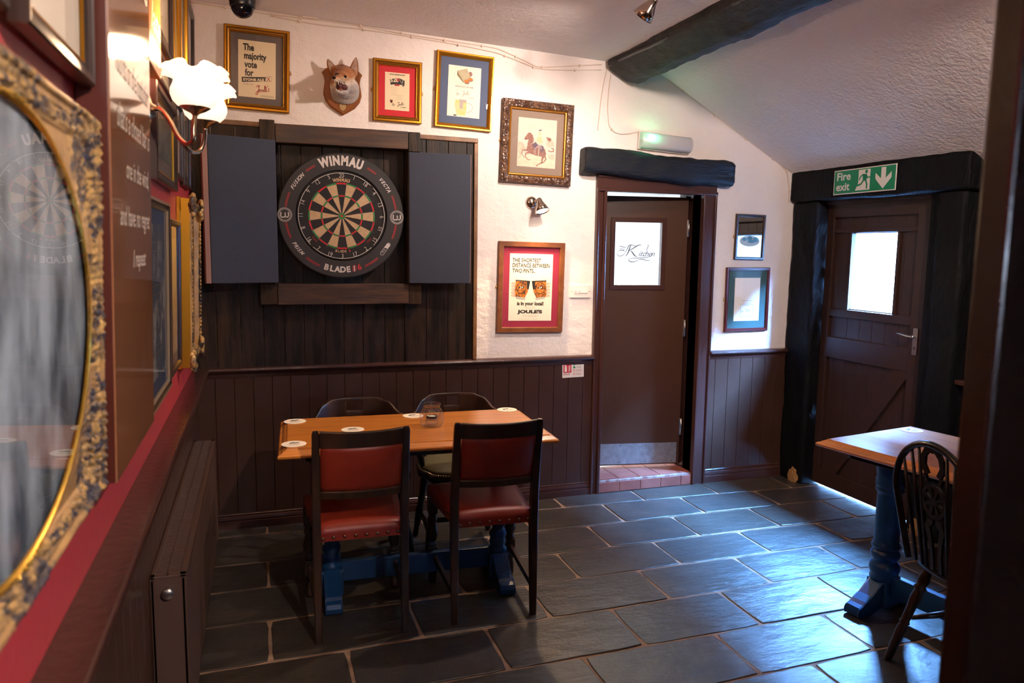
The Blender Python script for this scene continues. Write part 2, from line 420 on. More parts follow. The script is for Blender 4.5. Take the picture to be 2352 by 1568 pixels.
def picture(name, label, cat, loc, rot, w, h, prof, mount, mw, paper, art=None, rz=0.0, group=None, hooks=None, paper_off=(0, 0), glass=True, mz=None, back=0.0):
    """framed picture; things: frame, mount, print (> lettering etc), glass, hooks"""
    t = thing(name, label, cat, loc, rot, group)
    mb = MB(); frame_mesh(mb, w, h, prof); mb.build('frame', parent=t)
    fin = prof[-1][0]; dep = prof[-1][1]
    iw, ih = w - 2 * fin, h - 2 * fin
    d = max(0.004, dep - 0.003)
    if mount is not None:
        MB().m(mount).box(-iw / 2 - .002, iw / 2 + .002, -d, -d + 0.004, -ih / 2 - .002, ih / 2 + .002).build('mount', parent=t)
    mz = mw if mz is None else mz
    pw, ph = iw - 2 * mw, ih - 2 * mz
    mb = MB().m(paper); ox, oz = paper_off
    mb.box(ox - pw / 2, ox + pw / 2, -d - 0.0015, -d + .0005, oz - ph / 2, oz + ph / 2)
    pr = mb.build('print', parent=t)
    if art:
        art(pr, -d - 0.0022, pw, ph, ox, oz)
    if glass:
        g = MB().m(GLASS).poly([(-iw / 2, -ih / 2), (iw / 2, -ih / 2), (iw / 2, ih / 2), (-iw / 2, ih / 2)], -d - 0.0036).build('glass', parent=t)
    if hooks:
        for sx_ in hooks:
            hk = MB().m(HOOKM).lathe([(.008, 0), (.007, .0025), (.003, .004), (.0005, .0042)], 14, mtx=Matrix.Rotation(PI / 2, 4, 'X'))
            hk.box(-0.004, 0.004, -0.002, 0, -0.012, 0.012)
            hk.build('mirror_plate', parent=t, loc=(sx_ * (w / 2 + 0.004), -0.001, 0.0))
    return t
# ------------------------------------------------------------------ the room
def struct(name, mb, m=None, label=None, cat=None, loc=None, rot=None):
    o = mb.build(name, m, loc=loc, rot=rot); o['kind'] = 'structure'
    if label: o['label'] = label
    if cat: o['category'] = cat
    return o

# floor: slate flags in courses, sandy grout between them
LINES = [(-0.0398, -0.1433), (-0.0059, -0.5266), (-0.0098, -0.8349), (0.0013, -1.1634), (0.0100, -1.5011), (0.0142, -1.8365), (0.0248, -2.1724)]
while LINES[-1][1] > -6.9: LINES.append((0.026, LINES[-1][1] - 0.336))
LINES = [(0.0, 0.03)] + LINES
JA = [-0.56, 0.012, 0.59, 1.16, 1.742, 2.292, 2.822, 3.36, 3.9]
JB = [-0.27, 0.298, 0.864, 1.426, 1.982, 2.528, 3.06, 3.75]
mb = MB().m(GROUT)
mb.box(-0.5, 3.7, -7.0, 0.06, -0.12, -0.004)
rs = random.Random(3)
for k in range(len(LINES) - 1):
    a0, b0 = LINES[k]; a1, b1 = LINES[k + 1]
    J = JA if k % 2 == 0 else JB
    jl = [j + rs.uniform(-.008, .008) for j in J]
    for i in range(len(jl) - 1):
        x0, x1 = max(jl[i], -0.42), min(jl[i + 1], 3.66)
        if x1 - x0 < .03: continue
        g = 0.0045 + rs.random() * 0.0025; h = rs.uniform(-0.0018, 0.0018)
        mb.m(SLATES[rs.randrange(3)])
        def P(x, top): return Vector((x, (a0 * x + b0 if top else a1 * x + b1), 0))
        cs = [P(x0, 0), P(x1, 0), P(x1, 1), P(x0, 1)]
        c = sum(cs, Vector()) / 4
        # outline with a slightly riven edge
        out = []
        nseg = [8, 5, 8, 5]
        for e in range(4):
            A, B = cs[e], cs[(e + 1) % 4]
            for s in range(nseg[e]):
                p = A.lerp(B, s / nseg[e]); d = (c - p)
                ins = g + 0.004 * nz(p.x * 7, p.y * 7, k) + (0.006 if s == 0 else 0)
                p = p + Vector((math.copysign(ins, d.x), math.copysign(ins, d.y), 0))
                p.x = max(p.x, -0.40); out.append(p)
        tilt = rs.uniform(-.003, .003)
        def zt(p): return h + tilt * (p.x - c.x)
        lo = mb.verts([(p.x, p.y, -0.006) for p in out])
        md = mb.verts([(p.x, p.y, zt(p) - 0.002) for p in out])
        hi = mb.verts([(p.x + (c.x - p.x) * .012, p.y + (c.y - p.y) * .02, zt(p)) for p in out])
        n = len(out)
        for i2 in range(n):
            j2 = (i2 + 1) % n
            mb.face([lo[i2], lo[j2], md[j2], md[i2]]); mb.face([md[i2], md[j2], hi[j2], hi[i2]])
        mb.face(hi)
struct('floor', mb)

# ceiling: flat part, then the slope down to the exit wall
def cz(x): return 2.80 - 0.041 * (x + 0.34)
mb = MB().m(CEIL)
prof = [(-0.5, cz(-0.5)), (2.36, cz(2.36)), (3.75, cz(2.36) - 0.552 * (3.75 - 2.36)), (3.75, 3.05), (-0.5, 3.05)]
mb.rings([[(x, 0.12, z) for x, z in prof], [(x, -7.0, z) for x, z in prof]], smooth=False)
struct('ceiling', mb)

mb = MB().m(PLASTER)
mb.box(-0.6, 2.02, 0.0, 0.26, -0.1, 3.0); mb.box(2.78, 3.75, 0.0, 0.26, -0.1, 3.0); mb.box(2.02, 2.78, 0.0, 0.26, 1.97, 3.0)
struct('wall_back', mb)
def lwall(z0, z1, d0, d1, y0, y1, material, name, kind=True):
    mb = MB().m(material)
    ps = [(lx(z0) + d0, z0), (lx(z0) + d1, z0), (lx(z1) + d1, z1), (lx(z1) + d0, z1)]
    mb.rings([[(x, y0, z) for x, z in ps], [(x, y1, z) for x, z in ps]], smooth=False)
    return struct(name, mb)
lwall(-0.1, 3.0, -0.25, 0.0, -7.0, 0.1, REDWALL, 'wall_left')
mb = MB().m(PLASTER)
mb.box(3.60, 3.85, -0.22, 0.2, -0.1, 3.0); mb.box(3.60, 3.85, -6.9, -1.09, -0.1, 3.0); mb.box(3.60, 3.85, -1.09, -0.22, 1.90, 3.0)
struct('wall_right', mb)
mb = MB().m(PLASTER)
mb.box(-0.6, 0.87, -6.8, -6.55, -0.1, 3.0); mb.box(1.13, 3.8, -6.8, -6.55, -0.1, 3.0)
mb.box(0.87, 1.13, -6.8, -6.55, -0.1, 1.40); mb.box(0.87, 1.13, -6.8, -6.55, 1.75, 3.0)
struct('wall_rear', mb)
w1 = MB().m(WHITE)
for a in ((0.87, 0.89, 1.40, 1.75), (1.11, 1.13, 1.40, 1.75), (0.87, 1.13, 1.40, 1.42), (0.87, 1.13, 1.73, 1.75)):
    w1.box(a[0], a[1], -6.70, -6.65, a[2], a[3])
w1 = struct('window_1', w1)
MB().m(PANE).poly([(0.89, 1.42), (1.11, 1.42), (1.11, 1.73), (0.89, 1.73)], -6.675).build('pane', parent=w1)

# boarded dado of the back wall
def boards(mb, x0, x1, z0, z1, y, pitch=0.0985, th=0.012, start=None):
    mb.box(x0, x1, y + th - 0.004, y + th + 0.006, z0, z1)
    x = x0 if start is None else start
    while x < x1 - 0.004:
        a = max(x, x0); b = min(x + pitch, x1)
        if b - a > 0.01: mb.box(a + 0.0012, b - 0.0012, y, y + th, z0, z1, 0.0016)
        x += pitch
mb = MB().m(BROWN)
boards(mb, -0.335, 2.0, 0.02, 0.89, -0.016)
struct('trim_1', mb, label='dark brown boarded dado on the back wall left of the kitchen door', cat='panelling')
mb = MB().m(BROWN); boards(mb, 2.84, 3.47, 0.02, 0.89, -0.016, start=2.80)
struct('trim_2', mb, label='dark brown boarded dado right of the kitchen door', cat='panelling')
def rail(mb, x0, x1):
    pr = [(0, 0.850), (-0.018, 0.850), (-0.022, 0.868), (-0.034, 0.880), (-0.042, 0.884), (-0.046, 0.892), (-0.043, 0.902), (-0.030, 0.907), (0, 0.908)]
    mb.rings([[(x, y, z) for y, z in pr] for x in (x0, x1)], smooth=False)
mb = MB().m(BROWNTRIM); rail(mb, -0.30, 1.995); struct('trim_3', mb)
mb = MB().m(BROWNTRIM); rail(mb, 2.845, 3.46); struct('trim_4', mb)
def skirt(mb, x0, x1, h=0.085):
    pr = [(0, -0.004), (-0.030, -0.004), (-0.030, h * .48), (-0.024, h * .52), (-0.027, h * .62), (-0.024, h * .78), (-0.018, h * .82), (-0.020, h * .92), (-0.014, h), (0, h)]
    mb.rings([[(x, y, z) for y, z in pr] for x in (x0, x1)], smooth=False)
mb = MB().m(BROWNTRIM); skirt(mb, -0.33, 2.0); struct('baseboard_back', mb)
mb = MB().m(BROWNTRIM); skirt(mb, 2.845, 3.46, 0.095); struct('baseboard_right', mb)
# left wall: boarded dado and wide ledge
mb = MB().m(BROWN)
t = MB().m(BROWN); boards(t, -6.5, -0.03, 0.02, 0.88, 0.0)
mtx = Matrix.Rotation(PI / 2, 4, 'Z'); mtx.translation = Vector((lx(0.4) + 0.024, 0, 0))
mb.merge(t.bm, None)
for v in mb.bm.verts:
    x, y = v.co.x, v.co.y
    v.co.x = -0.338 - y + 0.016 - 0.0; v.co.y = x
t.bm.free()
struct('trim_5', mb, label='dark brown boarded dado along the left wall', cat='panelling')
mb = MB().m(BROWNTRIM)
mb.box(-0.345, -0.258, -6.5, 0.0, 0.885, 0.912, 0.006); mb.box(-0.34, -0.30, -6.5, 0.0, 0.845, 0.886)
struct('trim_6', mb, label='wide brown ledge along the left wall under the pictures', cat='ledge')

# kitchen door opening: moulded frame
mb = MB().m(BROWNTRIM)
def arch(x0, x1, z0, z1, vert=True, inner=1):
    mb.box(x0, x1, -0.026, 0.0, z0, z1, 0.004)
    if vert:
        a, b = (x1 - 0.022, x1) if inner > 0 else (x0, x0 + 0.022)
        mb.box(a, b, -0.042, -0.02, z0, z1, 0.005)
        a, b = (x0, x0 + 0.016) if inner > 0 else (x1 - 0.016, x1)
        mb.box(a, b, -0.036, -0.02, z0, z1, 0.005)
    else:
        mb.box(x0, x1, -0.042, -0.02, z0, z0 + 0.022, 0.005); mb.box(x0, x1, -0.036, -0.02, z1 - 0.018, z1, 0.005)
arch(1.992, 2.056, -0.004, 1.93); arch(2.742, 2.846, -0.004, 1.93, inner=-1); arch(1.992, 2.846, 1.925, 2.025, vert=False)
mb.box(2.02, 2.052, 0.0, 0.26, 0.0, 1.95); mb.box(2.742, 2.78, 0.0, 0.26, 0.0, 1.95); mb.box(2.02, 2.78, 0.0, 0.26, 1.935, 1.97)
mb.box(2.742, 2.752, 0.0, 0.09, 0.0, 1.93)
mb.box(2.722, 2.745, 0.145, 0.20, 0.10, 1.93, 0.003)
struct('trim_7', mb, label='moulded brown gloss frame round the kitchen door', cat='door frame')
tag(MB().m(CHROME).box(2.0525, 2.056, -0.036, -0.004, 1.00, 1.33).build('strike_plate'), 'long steel strip on the left jamb of the kitchen door', 'strike plate')

# kitchen door, standing slightly ajar
d1 = thing('door_1', 'brown kitchen door standing ajar with a small window and steel kickplate', 'door', (2.716, 0.105, 0.0), (0, 0, math.radians(-9.5))); d1['kind'] = 'structure'
W_ = 0.70; px0, px1, pz0, pz1 = -0.50, -0.175, 1.335, 1.752
mb = MB().m(BROWNDOOR)
for a in ((-W_, px0, .112, 1.917), (px1, 0, .112, 1.917), (px0, px1, .112, pz0), (px0, px1, pz1, 1.917)):
    mb.box(a[0], a[1], 0, 0.042, a[2], a[3])
mb.build('door_leaf', parent=d1)
mb = MB().m(BROWNTRIM)
for a in ((px0 - .028, px0 + .004, pz0 - .028, pz1 + .028), (px1 - .004, px1 + .028, pz0 - .028, pz1 + .028)): mb.box(a[0], a[1], -0.009, 0.012, a[2], a[3], 0.003)
for a in ((px0, px1, pz0 - .028, pz0 + .004), (px0, px1, pz1 - .004, pz1 + .028)): mb.box(a[0], a[1], -0.009, 0.012, a[2], a[3], 0.003)
mb.build('glazing_bead', parent=d1)
pn = MB().m(PANE).poly([(px0, pz0), (px1, pz0), (px1, pz1), (px0, pz1)], 0.02).build('window_pane', parent=d1)
# script lettering on the pane
INK = mat('etched_grey_script', (0.07, 0.08, 0.11), 0.6)
mb = MB().m(INK)
cx_, cz_ = -0.335, 1.548
def K(pts, w=0.003, sc=0.27, y=0.0185):
    ws = [0.0018 + 1.15 * w * (0.35 + 0.65 * abs(math.sin(PI * i / max(1, len(pts) - 1)))) for i in range(len(pts))]
    mb.stroke([(cx_ + p[0] * sc, cz_ + p[1] * sc) for p in pts], ws, y)
def bez(p0, p1, p2, p3, n=14):
    return [tuple((1 - t) ** 3 * a + 3 * (1 - t) ** 2 * t * b + 3 * (1 - t) * t * t * c + t ** 3 * d for a, b, c, d in zip(p0, p1, p2, p3)) for t in [i / n for i in range(n + 1)]]
K(bez((-0.02, 0.16), (-0.28, 0.27), (-0.22, 0.12), (-0.30, 0.02)) , .004)
K(bez((-0.30, 0.02), (-0.36, -0.10), (-0.55, -0.12), (-0.49, 0.02))); K(bez((-0.49, 0.02), (-0.44, 0.10), (-0.36, 0.06), (-0.30, 0.04)))
K(bez((-0.16, 0.20), (-0.22, 0.12), (-0.20, 0.02), (-0.30, -0.08)), .006)
K(bez((0.10, 0.19), (0.02, 0.24), (-0.10, 0.10), (-0.22, 0.06)), .005); K(bez((-0.18, 0.06), (-0.10, 0.02), (-0.10, -0.08), (0.0, -0.08)), .006)
for ox, ch in ((0.035, 'i'), (0.085, 't'), (0.15, 'c'), (0.215, 'h'), (0.295, 'e'), (0.365, 'n')):
    text_shapes(mb, ch, 0.052, cx_ + ox * 0.27 * 1.06, cz_ - 0.02, 0.0185, shear=0.45, bold=0.0004)
K(bez((0.215, 0.05), (0.26, 0.12), (0.30, 0.24), (0.245, 0.20)), .003)
K(bez((0.40, -0.04), (0.20, -0.16), (-0.08, -0.10), (-0.20, -0.14))); K(bez((-0.20, -0.14), (-0.26, -0.20), (-0.12, -0.26), (0.02, -0.17)), .004); K(bez((0.02, -0.17), (0.12, -0.11), (0.22, -0.20), (0.34, -0.17)))
K(bez((-0.48, 0.14), (-0.40, 0.20), (-0.36, 0.10), (-0.28, 0.16))); K([(-0.46, 0.11), (-0.32, 0.10)], .004); K([(-0.46, 0.07), (-0.34, 0.075)], .004)
mb.build('etched_lettering', parent=pn)
mb = MB().m(KICK); mb.box(-0.66, -0.018, -0.0025, 0.0, 0.120, 0.262); 
for sx_ in (-0.62, -0.42, -0.24, -0.05):
    for sz_ in (0.135, 0.250):
        mb.m(RADDARK).disc(sx_, sz_, 0.0035, -0.003)
mb.build('kickplate', parent=d1)
for hz in (0.372, 1.05, 1.715):
    hb = MB().m(CHROME).box(-0.006, 0.010, -0.007, 0.0, -0.055, 0.055); hb.tube([(0.006, -0.008, -0.056), (0.006, -0.008, 0.056)], 0.006, 8)
    hb.build('hinge', parent=d1, loc=(0, 0, hz))

# quarry tiled step
t = thing('tiled_step', 'worn red quarry tiled step below the kitchen door', 'step', (2.045, 0, 0))
mb = MB().m(TILEGREY); mb.box(0.004, 0.698, -0.028, 0.25, 0.0, 0.082, 0.004); mb.build('step_core', parent=t)
mb = MB().m(TILERED)
x = 0.006
while x < 0.69:
    b = min(x + 0.152, 0.694); mb.box(x + .002, b - .002, -0.032, -0.02, 0.004, 0.070, 0.002); x += 0.152
mb.build('riser_tiles', parent=t)
mb = MB().m(TILERED); x = 0.006
while x < 0.69:
    b = min(x + 0.152, 0.694); mb.box(x + .002, b - .002, -0.012, 0.130, 0.078, 0.0875, 0.002); mb.box(x + .002, b - .002, 0.134, 0.25, 0.078, 0.0875, 0.002); x += 0.152
mb.build('tread_tiles', parent=t)

# rough timbers
def rough(mb, p0, p1, sec, amp=0.008, n=60, m=11, seed=0.0, freq=9, taper=None, bow=None):
    """beam swept from p0 to p1; sec = polygon (u, v) in the plane (side, up)"""
    p0 = Vector(p0); p1 = Vector(p1); d = (p1 - p0).normalized(); up = Vector((0, 0, 1)) if abs(d.z) < .9 else Vector((0, 1, 0))
    s = d.cross(up).normalized(); u = s.cross(d).normalized()
    pts = []
    for i in range(len(sec)):
        a = Vector(sec[i]); b = Vector(sec[(i + 1) % len(sec)]); q = max(2, int((b - a).length / 0.02))
        for k in range(q): pts.append(a.lerp(b, k / q))
    c = sum(pts, Vector((0, 0))) / len(pts); rings = []
    for i in range(n + 1):
        f = i / n; base = p0.lerp(p1, f); ring = []
        e = min(f, 1 - f) * (p1 - p0).length; er = 1 - 0.10 * max(0, 1 - e / 0.02)
        for q in pts:
            r = q - c; L = (p1 - p0).length * f
            k = er * (1 + 0) 
            dd = amp * (nz(q.x * freq + seed, L * freq * .5, q.y * freq) + 0.5 * nz(q.x * 30 + seed, L * 14, q.y * 30)) 
            w = c + r * k + r.normalized() * dd
            b = bow(f) if bow else 0
            ring.append(base + s * w.x + u * (w.y + b))
        rings.append(ring)
    mb.rings(rings, smooth=True)
def rr(w, h, r=0.012): return [(-w / 2 + r, -h / 2), (w / 2 - r, -h / 2), (w / 2, -h / 2 + r), (w / 2, h / 2 - r), (w / 2 - r, h / 2), (-w / 2 + r, h / 2), (-w / 2, h / 2 - r), (-w / 2, -h / 2 + r)]
mb = MB().m(BLACKWOOD); rough(mb, (1.880, -0.035, 2.102), (2.938, -0.035, 2.060), rr(0.10, 0.158, .02), 0.016, 110, seed=3, bow=lambda f: 0.006 * math.sin(f * 7))
tag(mb.build('timber_lintel'), 'rough black painted lintel beam over the kitchen door frame', 'beam')
mb = MB().m(BLACKPOST); rough(mb, (3.50, 0.0, 2.005), (3.50, -1.37, 1.998), rr(0.13, 0.205, .012), 0.010, 90, seed=8)
tag(mb.build('timber_lintel'), 'black painted lintel over the exit door carrying the green sign', 'beam')
POSTS = []
for nm, y0, w, sd, lb in (('timber_post', -0.125, 0.235, 1, 'black painted timber post between the back wall and the exit door'), ('timber_post', -1.252, 0.165, 5, 'black painted timber post right of the exit door handle')):
    mb = MB().m(BLACKPOST); rough(mb, (3.52, y0, -0.004), (3.52, y0 + (0.0 if sd == 1 else 0.0), 1.905), rr(0.12, w, .012) , 0.010, 110, seed=sd)
    po = tag(mb.build('timber_post'), lb, 'post')
    POSTS.append(po)
# ceiling beam running to the camera
sec = [(-0.175, 0.115), (-0.165, 0.075), (-0.020, -0.035), (0.05, -0.030), (0.175, 0.045), (0.19, 0.115)]
mb = MB().m(BEAMWOOD); rough(mb, (2.222, -0.002, 2.615), (2.222, -6.5, 2.615), sec, 0.014, 220, seed=12, freq=6)
tag(mb.build('ceiling_beam'), 'rough black painted ceiling beam running from the back wall towards the camera', 'beam')
mb = MB().m(BLACKPL); pts = [(2.052 - 0.006 * math.sin(i * .8), -0.03 - i * 0.16, 2.668 + 0.004 * math.sin(i * 1.3)) for i in range(36)]
mb.tube(pts, 0.010, 8); 
tag(mb.build('conduit'), 'thin black pipe clipped along the upper edge of the ceiling beam', 'pipe')

# exit door
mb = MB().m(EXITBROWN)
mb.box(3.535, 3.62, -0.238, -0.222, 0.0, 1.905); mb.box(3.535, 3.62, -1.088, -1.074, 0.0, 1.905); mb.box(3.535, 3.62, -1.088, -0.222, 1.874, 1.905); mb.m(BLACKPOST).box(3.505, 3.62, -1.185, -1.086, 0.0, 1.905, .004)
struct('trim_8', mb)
d2 = thing('door_2', 'dark brown ledged exit door with a bright window and steel lever handle', 'door', (3.55, -0.243, 0), (0, 0, -PI / 2)); d2['kind'] = 'structure'
gx0, gx1, gz0, gz1 = 0.215, 0.575, 1.215, 1.690
mb = MB().m(EXITBROWN)
x = 0.0
while x < 0.825:
    b = min(x + 0.104, 0.828)
    for a0, a1, c0, c1 in ((x, b, 0.022, 1.883),):
        segs = [(a0, a1, c0, c1)]
        if a1 > gx0 and a0 < gx1:
            segs = [(a0, a1, c0, gz0), (a0, a1, gz1, c1)]
            if a0 < gx0: segs.append((a0, gx0, gz0, gz1))
            if a1 > gx1: segs.append((gx1, a1, gz0, gz1))
        for s in segs:
            if s[1] - s[0] > .004: mb.box(s[0] + .0008, s[1] - .0008, 0.022, 0.045, s[2], s[3], 0.0015)
    x += 0.104
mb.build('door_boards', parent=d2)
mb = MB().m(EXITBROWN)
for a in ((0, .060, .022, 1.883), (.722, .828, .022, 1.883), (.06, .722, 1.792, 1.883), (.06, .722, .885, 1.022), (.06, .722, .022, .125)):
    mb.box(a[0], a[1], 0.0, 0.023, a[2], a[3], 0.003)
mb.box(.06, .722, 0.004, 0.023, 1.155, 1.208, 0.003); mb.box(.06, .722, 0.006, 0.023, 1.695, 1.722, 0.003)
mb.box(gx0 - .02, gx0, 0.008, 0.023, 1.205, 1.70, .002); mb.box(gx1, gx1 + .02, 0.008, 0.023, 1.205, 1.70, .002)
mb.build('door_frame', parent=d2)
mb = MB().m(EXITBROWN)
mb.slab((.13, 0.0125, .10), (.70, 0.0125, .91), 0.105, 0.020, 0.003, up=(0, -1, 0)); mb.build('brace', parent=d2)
MB().m(PANE).poly([(gx0, gz0), (gx1, gz0), (gx1, gz1), (gx0, gz1)], 0.038).build('window_pane', parent=d2)
mb = MB().m(CHROME); mb.box(0.752, 0.786, -0.006, 0.0, 0.992, 1.146, 0.002); mb.m(BLACKPL); mb.disc(0.769, 1.035, 0.005, -0.0065); mb.box(0.767, 0.771, -0.0066, -0.006, 1.02, 1.035)
hp = mb.build('handle_plate', parent=d2)
mb = MB().m(CHROME); mb.tube([(0.769, 0, 1.098), (0.769, -0.035, 1.098)], 0.009, 12); mb.tube([(0.772, -0.035, 1.098), (0.75, -0.040, 1.099), (0.71, -0.041, 1.104), (0.672, -0.040, 1.108)], [0.009, 0.009, 0.008, 0.006], 12, sq=(1, .8))
mb.build('lever', parent=hp)

# right hand wall past the post: brown panelling
mb = MB().m(EXITBROWN); mb.box(3.56, 3.6, -6.5, -1.325, 0.0, 2.1); mb.m(BROWNTRIM).box(3.50, 3.6, -6.5, -1.325, 0.88, 0.905, .004)
struct('trim_9', mb)

# outside the exit door and beyond the kitchen door
mb = MB().m(YARDG); mb.box(3.86, 9.0, -6, 5, -0.3, -0.03); mb.box(3.62, 3.87, -1.1, -0.2, -0.3, -0.012); mb.build('yard_paving')['kind'] = 'structure'
mb = MB().m(YARDW); mb.box(5.35, 5.5, -6, 5, -0.05, 3.20); MB().m(SKYBLOCK).box(-4, 5, -9.2, -9.0, -0.1, 5.5).build('wall_sky_block')['kind'] = 'structure'; o = mb.build('wall_yard'); o['kind'] = 'structure'  # the rear wall here is an added unseen blocker, keeping sky off window_1
mb = MB().m(KWHITE)
mb.box(1.3, 4.2, 2.4, 2.5, 0.0, 2.6); mb.box(1.2, 1.3, 0.26, 2.5, 0.0, 2.6); mb.box(3.85, 3.95, 0.26, 2.5, 0.0, 2.6); mb.box(1.2, 3.95, 0.26, 2.5, 2.5, 2.6)
mb.box(1.2, 2.02, .26, .27, 0, 2.6); mb.box(2.78, 3.95, .26, .27, 0, 2.6)
mb.build('wall_kitchen')['kind'] = 'structure'
mb = MB().m(LINO); mb.box(1.2, 3.95, 0.25, 2.5, -0.05, 0.084); mb.build('floor_kitchen')['kind'] = 'structure'

# foreground partition, dark varnished wood
t = thing('wood_partition', 'dark varnished wooden partition in the right foreground', 'partition', (0.882, -3.60, 0))
mb = MB().m(PARTITION); mb.box(0.0, 0.11, -0.045, 0.0, 0.0, 2.735, 0.006); mb.build('end_post', parent=t)
mb = MB().m(PARTITION)
for k in range(7): mb.box(0.106 + k * 0.13, 0.106 + k * 0.13 + 0.128, -0.036, -0.008, 0.0, 2.70, 0.003)
mb.build('partition_boards', parent=t)
# ------------------------------------------------------------------ timber dartboard backing
t = thing('plank_panel', 'dark barn plank panel behind the dartboard, edged with brown trim', 'wall panel', (0, 0, 0))
mb = MB(); rs = random.Random(5); x = -0.335; 
while x < 1.205:
    w = rs.uniform(0.102, 0.130); b = min(x + w, 1.205)
    mb.m(rs.choice([PLANK, PLANK, PLANK2])); d = 0.020 + rs.uniform(0, .005)
    mb.box(x + .0015, b - .0015, -d, -0.002, 0.905, 2.192 - 0.012 * (x + .3), 0.002); x += w
mb.build('planks', parent=t)
mb = MB().m(TRIMWOOD)
mb.slab((1.216, -0.018, 0.908), (1.216, -0.018, 2.168), 0.024, 0.034, 0.004, up=(0, -1, 0)); mb.build('side_trim', parent=t)
mb = MB().m(TRIMWOOD); mb.slab((-0.335, -0.018, 2.204), (1.228, -0.018, 2.182), 0.026, 0.034, 0.004, up=(0, -1, 0)); mb.build('top_trim', parent=t)

t = thing('dartboard_cabinet', 'reclaimed wood dartboard cabinet with two open blue felt doors', 'cabinet', (0, 0, 0))
mb = MB().m(PLANK2); mb.box(0.084, 0.104, -0.125, -0.024, 1.36, 2.10, 0.002); mb.build('side_board', parent=t)
mb = MB().m(PLANK2); mb.box(0.800, 0.820, -0.125, -0.024, 1.36, 2.10, 0.002); mb.build('side_board', parent=t)
mb = MB().m(RAILWOOD); mb.box(0.104, 0.802, -0.130, -0.024, 2.100, 2.196, 0.003); mb.build('top_rail', parent=t)
mb = MB().m(RAILWOOD); mb.box(0.100, 0.806, -0.100, -0.024, 1.250, 1.362, 0.003); mb.build('bottom_rail', parent=t)
for a, b, z0, z1, y in ((0.026, 0.102, 2.105, 2.212, -.134), (0.803, 0.868, 2.088, 2.194, -.134), (0.010, 0.100, 1.252, 1.366, -.096), (0.806, 0.880, 1.246, 1.358, -.096)):
    mb = MB().m(PLANK2); mb.box(a, b, y, -0.024, z0, z1, 0.003); mb.build('corner_block', parent=t)
for nm, hx, ang, w, sgn, z0, z1 in (('door', 0.098, 16, 0.352, -1, 1.372, 2.108), ('door', 0.806, -5.5, 0.345, 1, 1.366, 2.086)):
    d = MB().m(FELT); e = 0.014 if sgn < 0 else 0.0
    if sgn < 0: d.box(-w + e, 0, -0.022, -0.002, z0, z1, 0.004)
    else: d.box(0, w, -0.022, -0.002, z0, z1, 0.004)
    r = math.radians(ang)
    do = d.build('door', parent=t, loc=(hx, -0.130 if sgn < 0 else -0.112, 0), rot=(0, 0, r))
    ed = MB().m(FELTEDGE)
    if sgn < 0: ed.box(-w - 0.012, -w + e - .0005, -0.020, 0.016, z0, z1, 0.002); ed.box(-w + e, 0, -0.0018, 0.014, z0 + .002, z1 - .002)
    else: ed.box(w, w + .003, -0.020, -0.004, z0, z1, 0.001)
    ed.build('door_edge', parent=do)

# dartboard in its surround: local x right, z up
DBX, DBZ, DBY = 0.441, 1.730, -0.088
t = thing('dartboard_surround', 'round black foam surround with white lettering around the dartboard', 'dartboard surround', (DBX, DBY, DBZ))
RI, RO = 0.2425, 0.3355
mb = MB().m(SURROUND)
pr = [(RI, 0.0), (RI, -0.024), (RI + .003, -0.027), (RO - .006, -0.027), (RO, -0.021), (RO, 0.0)]
n = 128
mb.rings([[(r * math.cos(2 * PI * k / n), y, r * math.sin(2 * PI * k / n)) for r, y in pr] for k in range(n)], closed=True, smooth=False)
mb.build('ring', parent=t)
mt = MB().m(SURROUND); mt.disc(0, 0, RO - .01, 0.0, n=64, t=0.002); mt.disc(0, 0, .2, .062, n=48, t=0.062); mt.build('backing_disc', parent=t)
yy = -0.0276
lt = MB().m(PRINTW)
arc_text(lt, 'WINMAU', 0.066, 0.272, PI / 2, yy, bold=0.004, sx=0.74)
arc_text(lt, 'BLADE', 0.043, 0.303, -PI / 2 - 0.10, yy, bold=0.0018, inward=True, sx=1.0)
for ang, s, inw in ((PI * 0.795, 'FUSION', False), (PI * 0.205, 'VECTA', False), (-PI * 0.795, 'PRISM', True)):
    arc_text(lt, s, 0.027, 0.283 if not inw else 0.302, ang, yy, bold=0.0008, inward=inw, shear=0.35, sx=0.92)
def ringseg(mb, r0, r1, a0, a1, y, n=24):
    A = [(r1 * math.cos(a0 + (a1 - a0) * k / n), r1 * math.sin(a0 + (a1 - a0) * k / n)) for k in range(n + 1)]
    B = [(r0 * math.cos(a0 + (a1 - a0) * k / n), r0 * math.sin(a0 + (a1 - a0) * k / n)) for k in range(n + 1)]
    va = mb.verts([(p[0], y, p[1]) for p in A]); vb = mb.verts([(p[0], y, p[1]) for p in B])
    for i in range(n): mb.face([va[i], va[i + 1], vb[i + 1], vb[i]])
for cx in (-0.298, 0.298):
    for r in (0.030, 0.036):
        A = [(cx + r * math.cos(2 * PI * k / 32), r * math.sin(2 * PI * k / 32)) for k in range(33)]; lt.stroke(A, 0.0022, yy)
    lt.stroke([(cx - 0.019, 0.013), (cx - 0.021, -0.006), (cx - 0.016, -0.014), (cx - .004, -0.014), (cx + .003, -0.006), (cx + .002, 0.010)], 0.006, yy)
    lt.stroke([(cx + .002, -0.002), (cx + .006, -0.013), (cx + .014, -0.013), (cx + .020, -0.005), (cx + .019, 0.013)], 0.006, yy)
pa = -PI * 0.205
ax, az = math.cos(pa), math.sin(pa); pc = (0.291 * ax, 0.291 * az); tx, tz = -az, ax
pill = []
for k in range(13): 
    a = -PI / 2 + PI * k / 12; pill.append((pc[0] + tx * (0.030 + .0095 * math.cos(a)) + ax * .0095 * math.sin(a), pc[1] + tz * (0.030 + .0095 * math.cos(a)) + az * .0095 * math.sin(a)))
